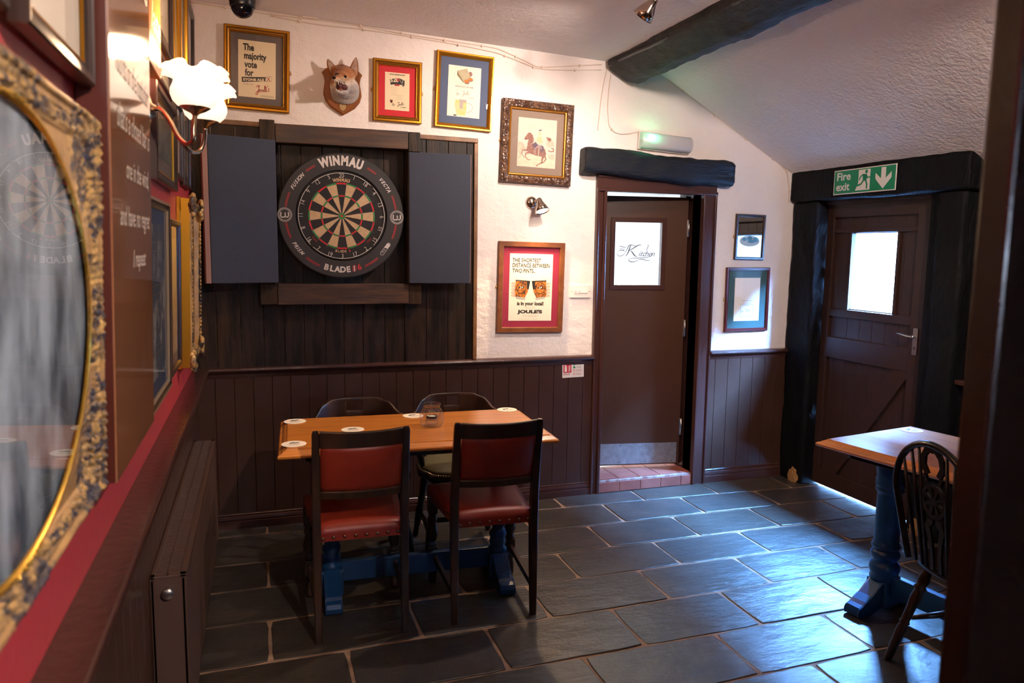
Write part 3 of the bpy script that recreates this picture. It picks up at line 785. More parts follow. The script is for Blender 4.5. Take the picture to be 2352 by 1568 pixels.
for k in range(13):
    a = PI / 2 + PI * k / 12; pill.append((pc[0] + tx * (-0.030 + .0095 * math.cos(a)) + ax * .0095 * math.sin(a), pc[1] + tz * (-0.030 + .0095 * math.cos(a)) + az * .0095 * math.sin(a)))
pill.append(pill[0]); lt.stroke(pill, 0.002, yy)
lt.poly([(pc[0] + tx * s + ax * u, pc[1] + tz * s + az * u) for s, u in ((0.002, -.0095), (.030, -.0095), (.038, 0), (.030, .0095), (0.010, .0095))], yy)
arc_text(lt, 'DURA', 0.012, 0.286, pa - 0.055, yy - .0002, sx=0.8)
lt.build('white_lettering', parent=t)
rd = MB().m(REDINK)
for a0, a1 in ((0.375, 0.60), (0.05, 0.165), (0.0, 0.0)):
    pass
RR = [(PI * 0.655, PI * 0.715), (PI * 0.285, PI * 0.345), (PI * 0.87, PI * 0.955), (PI * 0.045, PI * 0.13), (PI * 1.045, PI * 1.135), (-PI * 0.13, -PI * 0.045), (PI * 1.275, PI * 1.365), (-PI * 0.365, -PI * 0.275)]
for a0, a1 in RR:
    ringseg(rd, 0.2905, 0.2945, a0, a1, yy); ringseg(rd, 0.298, 0.3005, a0, a1, yy)
for dx in (0.072, 0.077): pass
def radial(mb, off, w, lean=.02):
    a0, a1 = -PI / 2 + off, -PI / 2 + off + lean
    mb.stroke([(0.305 * math.cos(a0), 0.305 * math.sin(a0)), (0.273 * math.cos(a1), 0.273 * math.sin(a1))], w, yy)
arc_text(rd, '6', 0.043, 0.303, -PI / 2 + 0.315, yy, bold=0.0018, inward=True)
radial(rd, .180, .004); radial(rd, .235, .004); rd.build('red_lettering', parent=t)
lt = MB().m(PRINTW); radial(lt, .207, .005); lt.build('white_stroke', parent=t)

t = thing('dartboard', 'round black and cream bristle dartboard with red and green rings', 'dartboard', (DBX, DBY, DBZ))
RB = 0.2415
mb = MB().m(SISALB)
prb = [(0.0, 0.058), (RB - .004, 0.058), (RB, 0.054), (RB, -0.016), (RB - .005, -0.020), (0.0, -0.020)]
mb2 = MB().m(SISALB)
rings = [[(r * math.cos(2 * PI * k / 96), y, r * math.sin(2 * PI * k / 96)) for k in range(96)] for r, y in prb if r > 0]
mb.rings(rings, smooth=False); mb.build('board', parent=t)
y0 = -0.0204; s = 0.178 / 170.0
for nm, m0, m1, rr_ in (('single_beds', SISALB, SISALC, ((15.9, 99), (107, 162))), ('scoring_rings', SISALR, SISALG, ((99, 107), (162, 170)))):
    mb = MB()
    for k in range(20):
        a0 = PI / 2 + PI / 20 - k * PI / 10
        for r0, r1 in rr_:
            mb.m(m0 if k % 2 == 0 else m1); ringseg(mb, r0 * s, r1 * s, a0 - PI / 10, a0, y0, 6)
    mb.build(nm, parent=t)
mb = MB(); mb.m(SISALG); ringseg(mb, 6.35 * s, 15.9 * s, 0, 2 * PI, y0 - .0002, 32); mb.m(SISALR).disc(0, 0, 6.35 * s, y0 - .0002); mb.build('bullseye', parent=t)
mb = MB().m(CHROME)
for k in range(20):
    a = PI / 20 + k * PI / 10; d = Vector((math.cos(a), 0, math.sin(a)))
    mb.tube([d * 16 * s + Vector((0, y0 - .0006, 0)), d * 182 * s + Vector((0, y0 - .0006, 0))], 0.0004, 4)
for r in (6.35, 15.9, 99, 107, 162, 170): mb.tube([(r * s * math.cos(2 * PI * k / 60), y0 - .0006, r * s * math.sin(2 * PI * k / 60)) for k in range(60)], 0.0004, 4, closed=True)
mb.build('wires', parent=t)
mb = MB().m(WIREW)
nums = [20, 1, 18, 4, 13, 6, 10, 15, 2, 17, 3, 19, 7, 16, 8, 11, 14, 9, 12, 5]
gaps = [k * PI / 2 + PI / 4 for k in range(4)]
for g in range(4):
    mb.tube([(0.2290 * math.cos(a), y0 - .004, 0.2290 * math.sin(a)) for a in [gaps[g] + 0.035 + (PI / 2 - 0.07) * k / 24 for k in range(25)]], 0.0017, 6)
for k, nn in enumerate(nums):
    a = PI / 2 - k * PI / 10
    S_ = str(nn); up = 3 < k < 17 and False
    text_shapes(mb, S_, 0.033, (0.2045 if not 6 <= k <= 14 else .2265) * math.cos(a), (0.2045 if not 6 <= k <= 14 else .2265) * math.sin(a), y0 - .004, bold=-0.0003, rot=a - PI / 2 + (PI if 6 <= k <= 14 else 0), sx=0.85)
mb.build('number_ring', parent=t)
mb = MB().m(PRINTT); arc_text(mb, 'WINMAU', 0.025, 0.1840, PI / 2, y0 - .0003, bold=0.0014, sx=0.78); arc_text(mb, 'BLADE', 0.018, 0.1960, -PI / 2 - 0.04, y0 - .0003, bold=0.0005, inward=True)
mb.m(REDINK); arc_text(mb, '6', 0.018, 0.1960, -PI / 2 + 0.205, y0 - .0003, bold=0.001, inward=True)
arc_text(mb, 'DUAL', 0.013, 0.198, -PI * 0.77, y0 - .0003, inward=True); arc_text(mb, 'CORE', 0.013, 0.198, -PI * 0.23, y0 - .0003, inward=True)
mb.build('maker_lettering', parent=t)

# ------------------------------------------------------------------ pictures on the back wall
def T(a): return (0, math.radians(a), 0)
GP = [(0, 0, GOLDSHADE), (0, .020, GOLDDARK), (.004, .024, GOLDDARK), (.013, .024, GOLD), (.016, .020, GOLDSHADE), (.019, .024, GOLD), (.026, .020, GOLDDARK), (.028, .017, GOLDSHADE), (.031, .018, GOLD), (.034, .010, GOLDDARK)]
GP2 = [(0, 0, GOLDSHADE), (0, .022, GOLDDARK), (.003, .026, GOLD), (.009, .026, GOLD), (.011, .022, GOLDSHADE), (.014, .023, GOLD), (.021, .017, GOLD), (.023, .014, GOLDDARK), (.027, .010, GOLD)]
def lines(mb, n, x0, x1, z0, dz, y, w=0.0016, seed=1):
    r = random.Random(seed)
    for i in range(n):
        x = x0 + r.uniform(0, .1) * (x1 - x0); e = x1 - r.uniform(0, .25) * (x1 - x0)
        while x < e:
            q = x + r.uniform(.004, .014); mb.poly([(x, z0 - i * dz), (min(q, e), z0 - i * dz), (min(q, e), z0 - i * dz + w), (x, z0 - i * dz + w)], y); x = q + .003
SCRIPT = [bez((-0.9, .75), (-.6, 1.25), (-.2, 1.0), (-.62, .75)), bez((-.38, 1.08), (-.5, .5), (-.75, -.7), (-1.05, -.45)), bez((-1.05, -.45), (-1.15, -.1), (-.7, .1), (-.42, .3)),
          bez((-.42, .3), (-.5, -.1), (-.2, -.1), (-.2, .2)), bez((-.2, .2), (-.2, .45), (-.42, .4), (-.4, .2)), bez((-.2, .3), (-.05, .25), (-.02, .2), (0, .4)), bez((0, .4), (-.05, -.1), (.1, -.1), (.22, .4)), bez((.22, .4), (.2, 0), (.28, .0), (.36, .1)),
          bez((.36, .1), (.6, .6), (.6, 1.3), (.48, .9)), bez((.48, .9), (.36, .1), (.45, -.1), (.58, .15)), bez((.85, .75), (.55, .85), (.6, .5), (.78, .47)), bez((.78, .47), (.5, .35), (.6, -.1), (.92, .15)), [(1.0, 1.05), (.96, .85)], bez((1.18, .6), (1.0, .55), (1.2, .25), (1.1, .12)), bez((1.1, .12), (1.0, .02), (.95, .1), (.93, .15))]
def joules(mb, cx, cz, s, y, w=0.003, rot=0.10):
    c, sn = math.cos(rot), math.sin(rot)
    for st in SCRIPT: mb.stroke([(cx + (p[0] * c - p[1] * sn) * s, cz + (p[0] * sn + p[1] * c) * s) for p in st], w, y)

def art_vote(pr, y, w, h, ox, oz):
    mb = MB().m(BLACK)
    for s, u, v in (('The', -0.37, .325), ('majority', -0.35, .175), ('vote', -0.33, .025), ('for', -0.32, -.12)):
        text_shapes(mb, s, 0.047, u * w, v * h, y, align='LEFT', bold=0.0016, sx=0.72 if s != 'majority' else 0.70)
    mb.build('black_lettering', parent=pr)
    mb = MB().m(BLACK); mb.poly([(-.40 * w, -.245 * h), (.22 * w, -.195 * h), (.235 * w, -.115 * h), (-.41 * w, -.155 * h)], y)
    mb.m(PAPER); text_shapes(mb, 'STONE ALE', 0.017, -.09 * w, -.205 * h, y - .0003, bold=0.0008, rot=0.075, fit=0.56 * w)
    mb.m(BLACK).stroke([(.22 * w, -.195 * h), (.385 * w, -.18 * h), (.40 * w, -.095 * h), (.235 * w, -.115 * h)], 0.0014, y)
    mb.m(REDINK); text_shapes(mb, 'X', 0.030, .31 * w, -.185 * h, y - .0003, rot=0.07)
    mb.build('ballot_box', parent=pr)
    mb = MB().m(REDINK); joules(mb, .14 * w, -.385 * h, 0.031, y, .0030); mb.build('script_lettering', parent=pr)
    mb = MB().m(GREYINK); text_shapes(mb, 'AND BY', 0.011, -.36 * w, -.285 * h, y, align='LEFT', fit=.26 * w); text_shapes(mb, "IT'S GOOD", 0.011, .10 * w, -.475 * h, y, align='LEFT', fit=.34 * w); mb.build('small_lettering', parent=pr)
picture('framed_poster', 'gold framed poster reading The majority vote for, on a grey mount', 'picture', (0.024, -0.003, 2.482), T(1.6), 0.327, 0.421, GP, MATGREY, 0.036, PAPER, art_vote, mz=0.033, hooks=(1,))

def art_dart(pr, y, w, h, ox, oz):
    mb = MB().m(BLACK)
    n = 16; A = [(-.30 * w + .60 * w * k / n, (.31 + .05 * math.sin(PI * k / n)) * h) for k in range(n + 1)]; B = [(-.27 * w + .56 * w * k / n, (.165 + .03 * math.sin(PI * k / n)) * h) for k in range(n + 1)]
    mb.poly(A + B[::-1], y); 
    mb.m(REDINK); mb.poly([(-.12 * w, .185 * h), (.10 * w, .20 * h), (.08 * w, .155 * h), (-.10 * w, .145 * h)], y - .0003); mb.disc(0.03 * w, .315 * h, .008, y - .0004)
    mb.m(PAPER); text_shapes(mb, '5', .026, -.23 * w, .245 * h, y - .0003, bold=.001); text_shapes(mb, '20', .030, -.06 * w, .255 * h, y - .0003, bold=.001); text_shapes(mb, '1', .028, .21 * w, .25 * h, y - .0003, rot=-.2)
    mb.m(GREYINK); mb.poly([(.09 * w, .33 * h), (.12 * w, .33 * h), (.27 * w, .14 * h), (.22 * w, .14 * h)], y - .0004)
    mb.build('dartboard_drawing', parent=pr)
    mb = MB().m(BLACK); text_shapes(mb, '"UP IN ANNIE\'S ROOM"', .0075, 0, .435 * h, y, bold=.0003, fit=.64 * w); joules(mb, .14 * w, -.36 * h, 0.017, y, .0016); text_shapes(mb, 'By', .018, -.16 * w, -.38 * h, y, shear=.4)
    text_shapes(mb, "IT'S GOOD", .007, .24 * w, -.42 * h, y, bold=.0002, fit=.24 * w); mb.m(MAHOG).poly([(-.30 * w, -.23 * h), (-.18 * w, -.23 * h), (-.20 * w, -.31 * h), (-.27 * w, -.31 * h)], y)
    mb.build('black_lettering', parent=pr)
    mb = MB().m(GREYINK); lines(mb, 5, -.26 * w, .05 * w, .10 * h, .010, y, .0010, 3); lines(mb, 3, -.05 * w, .24 * w, -.10 * h, .010, y, .0013, 4); mb.build('small_lettering', parent=pr)
picture('framed_advert', 'small gold framed beer advert on a bright red mount, right of the fox', 'picture', (0.763, -0.003, 2.426), T(0.8), 0.273, 0.335, GP, MATRED, 0.034, PAPER, art_dart, mz=0.032, hooks=(-1, 1))

CHEESE = mat('cheese_print', (0.42, 0.36, 0.22), 0.8, col2=(0.50, 0.45, 0.30), scale=60); CHEESED = mat('cheese_rind_print', (0.26, 0.20, 0.11), 0.8); TOM = mat('tomato_print', (0.75, 0.20, 0.03), 0.7); ONION = mat('onion_print', (0.30, 0.16, 0.13), 0.7); BEER = mat('pale_beer_print', (0.78, 0.58, 0.18), 0.7, col2=(0.70, 0.60, 0.36), scale=40); MUGG = mat('mug_grey_print', (0.42, 0.37, 0.33), 0.7)
def art_cheese(pr, y, w, h, ox, oz):
    mb = MB()
    mb.m(CHEESED).poly([(-.24 * w, .40 * h), (-.02 * w, .24 * h), (-.03 * w, .17 * h), (-.24 * w, .31 * h)], y); mb.m(CHEESE).poly([(-.24 * w, .40 * h), (.06 * w, .46 * h), (.20 * w, .27 * h), (-.02 * w, .18 * h)], y - .0002)
    mb.m(ONION).disc(.17 * w, .36 * h, .014, y - .0001, rx=.011); mb.disc(.07 * w, .20 * h, .013, y - .0003, rx=.016); mb.disc(.18 * w, .25 * h, .011, y - .0003, rx=.015)
    mb.m(TOM).disc(.06 * w, .215 * h, .008, y - .0005, rx=.015); mb.disc(.18 * w, .262 * h, .007, y - .0005, rx=.014)
    mb.m(GREYINK)
    for a, b in (((-.30, .47), (.30, .47)), ((.30, .47), (.30, .16)), ((.30, .16), (-.30, .16)), ((-.30, .16), (-.30, .47))): mb.stroke([(a[0] * w, a[1] * h), (b[0] * w, b[1] * h)], .0005, y)
    mb.build('bread_and_cheese_drawing', parent=pr)
    mb = MB().m(BEER); mb.poly([(-.26 * w, -.17 * h), (.08 * w, -.17 * h), (.10 * w, -.30 * h), (.06 * w, -.47 * h), (-.20 * w, -.47 * h), (-.27 * w, -.30 * h)], y)
    mb.m(MUGG).poly([(-.14 * w, -.155 * h), (.08 * w, -.155 * h), (.08 * w, -.21 * h), (-.02 * w, -.22 * h), (-.02 * w, -.34 * h), (-.12 * w, -.34 * h), (-.13 * w, -.22 * h)], y - .0003)
    mb.stroke(bez((.09 * w, -.22 * h), (.34 * w, -.20 * h), (.34 * w, -.38 * h), (.09 * w, -.41 * h)), .003, y); mb.m(BLACK).poly([(-.30 * w, -.465 * h), (-.21 * w, -.465 * h), (-.21 * w, -.49 * h), (-.30 * w, -.49 * h)], y)
    mb.build('beer_mug_drawing', parent=pr)
    mb = MB().m(GREYINK); text_shapes(mb, 'DRAUGHT BITTER', .009, .0, .085 * h, y, bold=.0003, fit=.56 * w); text_shapes(mb, 'when you want', .006, -.02 * w, .125 * h, y, fit=.34 * w); lines(mb, 1, -.2 * w, .24 * w, .055 * h, .01, y, .001); text_shapes(mb, 'By', .020, -.20 * w, -.075 * h, y, shear=.4)
    joules(mb, .05 * w, -.055 * h, .020, y, .0014); text_shapes(mb, "IT'S GOOD", .006, .20 * w, -.115 * h, y, fit=.22 * w); text_shapes(mb, 'AND', .006, -.22 * w, .01 * h, y); mb.build('grey_lettering', parent=pr)
picture('framed_advert', 'gold framed bread and cheese advert on a slate blue mount', 'picture', (1.148, -0.003, 2.454), T(2.2), 0.336, 0.420, GP2, MATBLUE, 0.045, PAPERW, art_cheese, mz=0.042, hooks=(-1,))

HORSE = mat('horse_brown_print', (0.21, 0.10, 0.085), 0.8, col2=(0.34, 0.18, 0.14), scale=70); HORSEL = mat('pale_horse_print', (0.58, 0.38, 0.28), 0.8, col2=(0.68, 0.50, 0.40), scale=50); TUNIC = mat('tunic_print', (0.72, 0.50, 0.30), 0.8); NAVYP = mat('dark_cloth_print', (0.14, 0.10, 0.14), 0.8); SAND = mat('sand_print', (0.70, 0.52, 0.38), 0.8, col2=(0.76, 0.62, 0.50), scale=20)
def art_horse(pr, y, w, h, ox, oz):
    P = lambda pts: [(((a - 600) / 930) * w, (-(b - 820) / 1190) * h) for a, b in pts]   # traced from the zoomed crop
    mb = MB(); mb.m(SAND).poly(P([(140, 1080), (400, 1120), (800, 1100), (1050, 1120), (1050, 1405), (140, 1400)]), y + .0001)
    mb.m(HORSEL).poly(P([(150, 820), (240, 830), (340, 960), (330, 1060), (250, 1000), (230, 1120), (240, 1180), (150, 1240), (190, 1130), (150, 1050)]), y)
    mb.poly(P([(820, 720), (940, 680), (1010, 780), (1030, 860), (900, 900), (840, 860)]), y); mb.poly(P([(890, 1080), (1030, 1060), (1020, 1210), (900, 1180)]), y)
    mb.m(HORSE).poly(P([(810, 650), (930, 670), (940, 720), (900, 760), (850, 720)]), y - .0001)
    mb.poly(P([(285, 730), (370, 590), (430, 575), (490, 640), (520, 750), (500, 820), (390, 890), (365, 880), (390, 740), (340, 765), (300, 760)]), y - .0001)
    mb.poly(P([(365, 900), (500, 830), (700, 860), (800, 960), (830, 1080), (790, 1150), (700, 1140), (560, 1120), (420, 1080), (350, 1000)]), y - .0002)
    mb.stroke(P([(390, 1020), (260, 1010), (240, 1110), (300, 1200)]), [.010, .008, .005, .004], y - .0003); mb.stroke(P([(420, 1060), (340, 1090), (320, 1170), (390, 1240), (460, 1240)]), [.012, .009, .006, .005, .004], y - .0003)
    mb.stroke(P([(770, 1100), (740, 1200), (730, 1290), (640, 1340), (600, 1385)]), [.016, .012, .007, .006, .007], y - .0003); mb.stroke(P([(790, 1100), (830, 1190), (780, 1270), (720, 1300)]), [.012, .008, .006, .005], y - .0003)
    mb.stroke(P([(870, 980), (940, 1000), (1010, 980), (1000, 920), (940, 910)]), [.005, .006, .009, .008, .003], y - .0003)
    mb.m(NAVYP).poly(P([(480, 860), (560, 790), (610, 850), (560, 930), (500, 920)]), y - .0004); mb.poly(P([(680, 850), (760, 890), (770, 960), (730, 1060), (690, 1000)]), y - .0004); mb.poly(P([(620, 500), (700, 475), (690, 510), (630, 525)]), y - .0004)
    mb.stroke(P([(630, 870), (560, 930), (545, 980)]), .008, y - .0004)
    mb.m(TUNIC).poly(P([(580, 700), (640, 650), (710, 660), (735, 800), (650, 830), (600, 800)]), y - .0005); mb.poly(P([(615, 560), (660, 535), (690, 580), (670, 625), (625, 620)]), y - .0005)
    mb.m(WHITE).stroke(P([(655, 830), (640, 1120)]), .0022, y - .0006); mb.stroke(P([(650, 860), (550, 960), (560, 1100)]), .0018, y - .0006); mb.stroke(P([(680, 850), (710, 960)]), .0018, y - .0006)
    mb.build('cavalry_drawing', parent=pr)
BF = [(0, 0, BROWNFRAME), (0, .026, BROWNFRAME), (.006, .032, BROWNFRAME), (.022, .036, BROWNFRAME), (.040, .030, BROWNFRAME), (.046, .024, GOLDSHADE), (.049, .027, GOLD), (.053, .026, GOLDDARK), (.058, .016, GOLDDARK)]
sp = picture('framed_print', 'cavalry rider print in a carved brown frame with taupe mount', 'picture', (1.596, -0.003, 2.191), T(1.7), 0.447, 0.479, BF, MATTAUPE, 0.044, PAPERP, art_horse, mz=0.040, hooks=(-1,))
mb = MB().m(BROWNFRAME); r = random.Random(4)
for sgn in (-1, 1):
    for k in range(26):
        f = -0.5 + (k + .5) / 26
        mb.lathe([(0.001, 0), (.007, 0), (.0055, .003), (.001, .005)], 8, loc=(sgn * 0.202 + r.uniform(-.003, .003), -0.033, f * 0.44), mtx=Matrix.Rotation(PI / 2, 4, 'X'))
        mb.lathe([(0.001, 0), (.007, 0), (.0055, .003), (.001, .005)], 8, loc=(f * 0.40, -0.033, sgn * 0.218), mtx=Matrix.Rotation(PI / 2, 4, 'X'))
mb.build('carved_bosses', parent=sp)

AMBER = mat('amber_beer_print', (0.62, 0.20, 0.02), 0.7, col2=(0.10, 0.03, 0.01), scale=45, lo=.45, hi=.6); HANDP = mat('pink_hand_print', (0.80, 0.48, 0.38), 0.8); GREYPALE = mat('pale_grey_print', (0.5, 0.47, 0.42), 0.8)
def art_pints(pr, y, w, h, ox, oz):
    mb = MB().m(BLACK)
    for s, v, f in (('THE SHORTEST', .375, .66), ('DISTANCE BETWEEN', .298, .86), ('TWO PINTS...', .218, .55)):
        text_shapes(mb, s, .034, -.44 * w, v * h, y, align='LEFT', bold=.0006, fit=f * w)
        # left aligned
    mb.build('headline_lettering', parent=pr)
    mb = MB(); mb.m(HANDP); 
    for i in range(5):
        for sg in (-1, 1): mb.disc(sg * .38 * w, (.06 - .045 * i) * h, .008, y + .0001, rx=.022)
    for sg in (-1, 1):
        q = lambda pts: [(sg * a * w, b * h) for a, b in pts]
        mb.m(AMBER).poly(q([(.02, .085), (.35, .095), (.37, -.04), (.36, -.14), (.14, -.16), (.07, -.07)]), y); mb.m(GREYPALE).poly(q([(.11, -.155), (.34, -.135), (.33, -.165), (.13, -.185)]), y - .0001); mb.poly(q([(.02, .095), (.36, .105), (.36, .125), (.02, .100)]), y - .0001)
        mb.m(BLACK).stroke(q([(.02, .09), (.36, .10)]), .006, y - .0002); mb.stroke([(sg * .22 * w + .030 * math.cos(k * PI / 10), -.01 * h + .034 * math.sin(k * PI / 10)) for k in range(21)], .0035, y - .0003)
        mb.poly([(sg * .22 * w - .018, -.02 * h), (sg * .22 * w + .018, -.012 * h), (sg * .22 * w + .018, .012 * h), (sg * .22 * w - .018, .004 * h)], y - .0004); mb.m(PAPERW); joules(mb, sg * .22 * w, -.010 * h, .010, y - .0006, .0018)
        mb.m(BLACK); mb.poly(q([(.02, .085), (.10, .085), (.09, -.02), (.05, -.03)]), y - .0002)
        for u in (.14, .20, .27, .33): mb.stroke(q([(u, -.08), (u - .005, -.145)]), .0022, y - .0003)
    mb.build('clinking_pints_drawing', parent=pr)
    mb = MB().m(BLACK); text_shapes(mb, 'is in your local!', .030, 0, -.265 * h, y, bold=.0012, fit=.62 * w); text_shapes(mb, "JOULE'S", .026, 0, -.385 * h, y, bold=.0014, fit=.58 * w); mb.build('bold_lettering', parent=pr)
    mb = MB().m(GREYPALE); text_shapes(mb, 'AND BY', .013, 0, -.315 * h, y, fit=.24 * w); text_shapes(mb, "IT'S GOOD!", .013, 0, -.437 * h, y, fit=.34 * w); lines(mb, 1, -.28 * w, .30 * w, -.478 * h, .01, y, .0016); lines(mb, 1, -.28 * w, .30 * w, .452 * h, .01, y, .0012, 5); mb.build('small_lettering', parent=pr)
WF = [(0, 0, WALNUT), (0, .020, WALNUT), (.002, .022, WALNUT), (.028, .022, WALNUT), (.031, .020, WALNUT), (.033, .010, WALNUT)]
picture('framed_poster', 'brown wood framed poster of two clinking pints on a wine red mount', 'picture', (1.573, -0.003, 1.334), T(0.9), 0.424, 0.548, WF, MATWINE, 0.040, PAPERW, art_pints, mz=0.038, hooks=(-1, 1))

# small bar mirror and green picture right of the kitchen door
DF = [(0, 0, DKFRAME), (0, .014, DKFRAME), (.003, .018, DKFRAME), (.013, .018, DKFRAME), (.017, .012, DKFRAME), (.018, .009, DKFRAME)]
MP = mat('mirror_oval_print', (0.45, 0.55, 0.60), 0.4); MPG = mat('mirror_green_print', (0.01, 0.06, 0.05), 0.4)
def art_mirror(pr, y, w, h, ox, oz):
    mb = MB().m(MP); mb.disc(0.0, -.10 * h, .036, y, rx=.078); mb.m(MPG).disc(-.04, -.06 * h, .011, y - .0003, rx=.018); mb.disc(.0, -.03 * h, .014, y - .0003, rx=.020); mb.disc(.045, -.06 * h, .016, y - .0003, rx=.022); mb.disc(.012, -.11 * h, .010, y - .0003, rx=.03)
    mb.m(MATRED).disc(.028, -.05 * h, .003, y - .0005); mb.build('oval_badge', parent=pr)
picture('bar_mirror', 'small dark framed bar mirror with an oval printed badge', 'mirror', (3.123, -0.003, 1.664), T(0.7), 0.229, 0.300, DF, None, 0.0, MIRROR, art_mirror, glass=False, hooks=(-1, 1))
def art_green(pr, y, w, h, ox, oz):
    mb = MB().m(GREYINK)
    for a, b in (((-.24, -.12), (.24, -.12)), ((.24, -.12), (.24, -.40)), ((.24, -.40), (-.24, -.40)), ((-.24, -.40), (-.24, -.12))): mb.stroke([(a[0] * w, a[1] * h), (b[0] * w, b[1] * h)], .0018, y)
    joules(mb, .05 * w, -.28 * h, .018, y, .0014); text_shapes(mb, 'By', .018, -.17 * w, -.30 * h, y, shear=.4); text_shapes(mb, "IT'S GOOD", .007, 0, -.37 * h, y, fit=.30 * w); lines(mb, 2, -.2 * w, .22 * w, -.145 * h, -.016, y, .0016, 2); text_shapes(mb, 'TAKES THE TASTE', .008, 0, -.04 * h, y, fit=.42 * w)
    mb.build('grey_lettering', parent=pr)
MF = [(0, 0, MAHOG), (0, .014, MAHOG), (.004, .020, MAHOG), (.009, .020, MAHOG), (.013, .016, MAHOG), (.018, .017, MAHOG), (.022, .010, MAHOG)]
picture('framed_advert', 'mahogany framed beer advert on a green mount below the small mirror', 'picture', (3.125, -0.003, 1.248), T(-0.2), 0.343, 0.430, MF, MATGREEN, 0.050, PAPERW, art_green, mz=0.048, hooks=(-1,))

# ------------------------------------------------------------------ fox head on a shield
t = thing('fox_head_mount', 'snarling taxidermy fox head on a varnished wooden shield', 'taxidermy', (0.463, -0.001, 2.425))
sh = [(-.108, .072), (-.085, .094), (-.040, .112), (0, .122), (.040, .112), (.085, .094), (.108, .072), (.098, .052), (.093, .025), (.099, -.01), (.102, -.04), (.092, -.075), (.065, -.108), (.030, -.130), (0, -.148), (-.030, -.130), (-.065, -.108), (-.092, -.075), (-.102, -.04), (-.099, -.01), (-.093, .025), (-.098, .052)]
mb = MB().m(SHIELD); c = Vector((0, 0)); a = [(p[0], 0.0, p[1]) for p in sh]; b = [(p[0], -.014, p[1]) for p in sh]; d = [(p[0] * .94, -.020, p[1] * .94) for p in sh]
mb.rings([a, b, d], smooth=False); mb.build('shield', parent=t)
mb = MB().m(BRASSTACK); sp_ = [(-.017, .017), (0, .013), (.017, .017), (.017, -.003), (.010, -.014), (0, -.020), (-.010, -.014), (-.017, -.003)]
mb.poly([(p[0] * 1.0, p[1] - .105) for p in sp_], -.020, t=.002); mb.build('brass_plate', parent=t)
fur = bpy.data.materials.new('fox_fur'); fur.use_nodes = True; n = fur.node_tree.nodes; l = fur.node_tree.links; b_ = n['Principled BSDF']
tcn = n.new('ShaderNodeTexCoord'); sp2 = n.new('ShaderNodeSeparateXYZ'); nn = n.new('ShaderNodeTexNoise'); nn.inputs['Scale'].default_value = 45
ma = n.new('ShaderNodeMath'); ma.operation = 'MULTIPLY_ADD'; ma.inputs[1].default_value = 0.045; rp = n.new('ShaderNodeValToRGB')
mz_ = n.new('ShaderNodeMath'); mz_.operation = 'MULTIPLY_ADD'; mz_.inputs[1].default_value = -0.30
l.new(tcn.outputs['Object'], sp2.inputs[0]); l.new(tcn.outputs['Object'], nn.inputs['Vector']); l.new(sp2.outputs['X'], mz_.inputs[0]); l.new(sp2.outputs['Z'], mz_.inputs[2])
l.new(nn.outputs[0], ma.inputs[0]); l.new(mz_.outputs[0], ma.inputs[2]); l.new(ma.outputs[0], rp.inputs[0])
e = rp.color_ramp.elements; e[0].position = 0.0; e[0].color = (0.40, 0.35, 0.33, 1); e[1].position = 0.056; e[1].color = (0.40, 0.14, 0.038, 1)
q = e.new(0.020); q.color = (0.60, 0.52, 0.46, 1); q = e.new(0.040); q.color = (0.50, 0.31, 0.17, 1); q = e.new(0.11); q.color = (0.30, 0.10, 0.028, 1)
l.new(rp.outputs[0], b_.inputs['Base Color']); b_.inputs['Roughness'].default_value = 0.85; b_.inputs['Sheen Weight'].default_value = 0.3
fn = n.new('ShaderNodeTexNoise'); fn.inputs['Scale'].default_value = 260; mp = n.new('ShaderNodeMapping'); mp.inputs['Scale'].default_value = (1.6, 1, 0.5); fb = n.new('ShaderNodeBump'); fb.inputs['Strength'].default_value = .8; fb.inputs['Distance'].default_value = .004
l.new(tcn.outputs['Object'], mp.inputs[0]); l.new(mp.outputs[0], fn.inputs['Vector']); l.new(fn.outputs[0], fb.inputs['Height']); l.new(fb.outputs[0], b_.inputs['Normal'])
def ell(mb, c, r, rot=(0, 0, 0), n=20):
    m4 = Euler(rot).to_matrix().to_4x4(); m4.translation = Vector(c)
    t_ = bmesh.new(); bmesh.ops.create_uvsphere(t_, u_segments=n, v_segments=n // 2 + 2, radius=1)
    for v in t_.verts: v.co = Vector((v.co.x * r[0], v.co.y * r[1], v.co.z * r[2]))
    for f in t_.faces: f.smooth = True
    mb.merge(t_, m4); t_.free()
mb = MB().m(fur)
POSTM = 0
for c, r in (((.012, -.028, -.022), (.078, .042, .070)), ((.014, -.058, -.012), (.072, .044, .058)), ((.004, -.076, .046), (.057, .050, .052)), ((-.010, -.108, .036), (.038, .034, .030)), ((-.028, -.138, .020), (.025, .036, .020)), ((-.046, -.168, .010), (.0175, .028, .015)), ((-.057, -.186, .006), (.013, .014, .012)),
             ((.040, -.080, -.006), (.038, .035, .040)), ((-.042, -.062, -.004), (.030, .030, .042)), ((-.012, -.106, -.046), (.032, .038, .017)), ((-.030, -.138, -.053), (.018, .030, .010)), ((-.040, -.154, -.053), (.013, .016, .009)), ((.010, -.104, -.012), (.022, .026, .034)), ((.0, -.012, -.050), (.066, .020, .044)),
             ((-.004, -.118, .047), (.016, .016, .010)), ((-.034, -.116, .052), (.014, .014, .009)), ((-.045, -.060, .078), (.024, .014, .026)), ((.048, -.060, .066), (.026, .014, .028))):
    ell(mb, c, r)
fx = mb.build('fur_head', parent=t, smooth=True)
rm = fx.modifiers.new('r', 'REMESH'); rm.mode = 'VOXEL'; rm.voxel_size = 0.0032; rm.use_smooth_shade = True
sm_ = fx.modifiers.new('s', 'SMOOTH'); sm_.factor = 0.5; sm_.iterations = 4
tx_ = bpy.data.textures.new('furclouds', 'CLOUDS'); tx_.noise_scale = 0.006
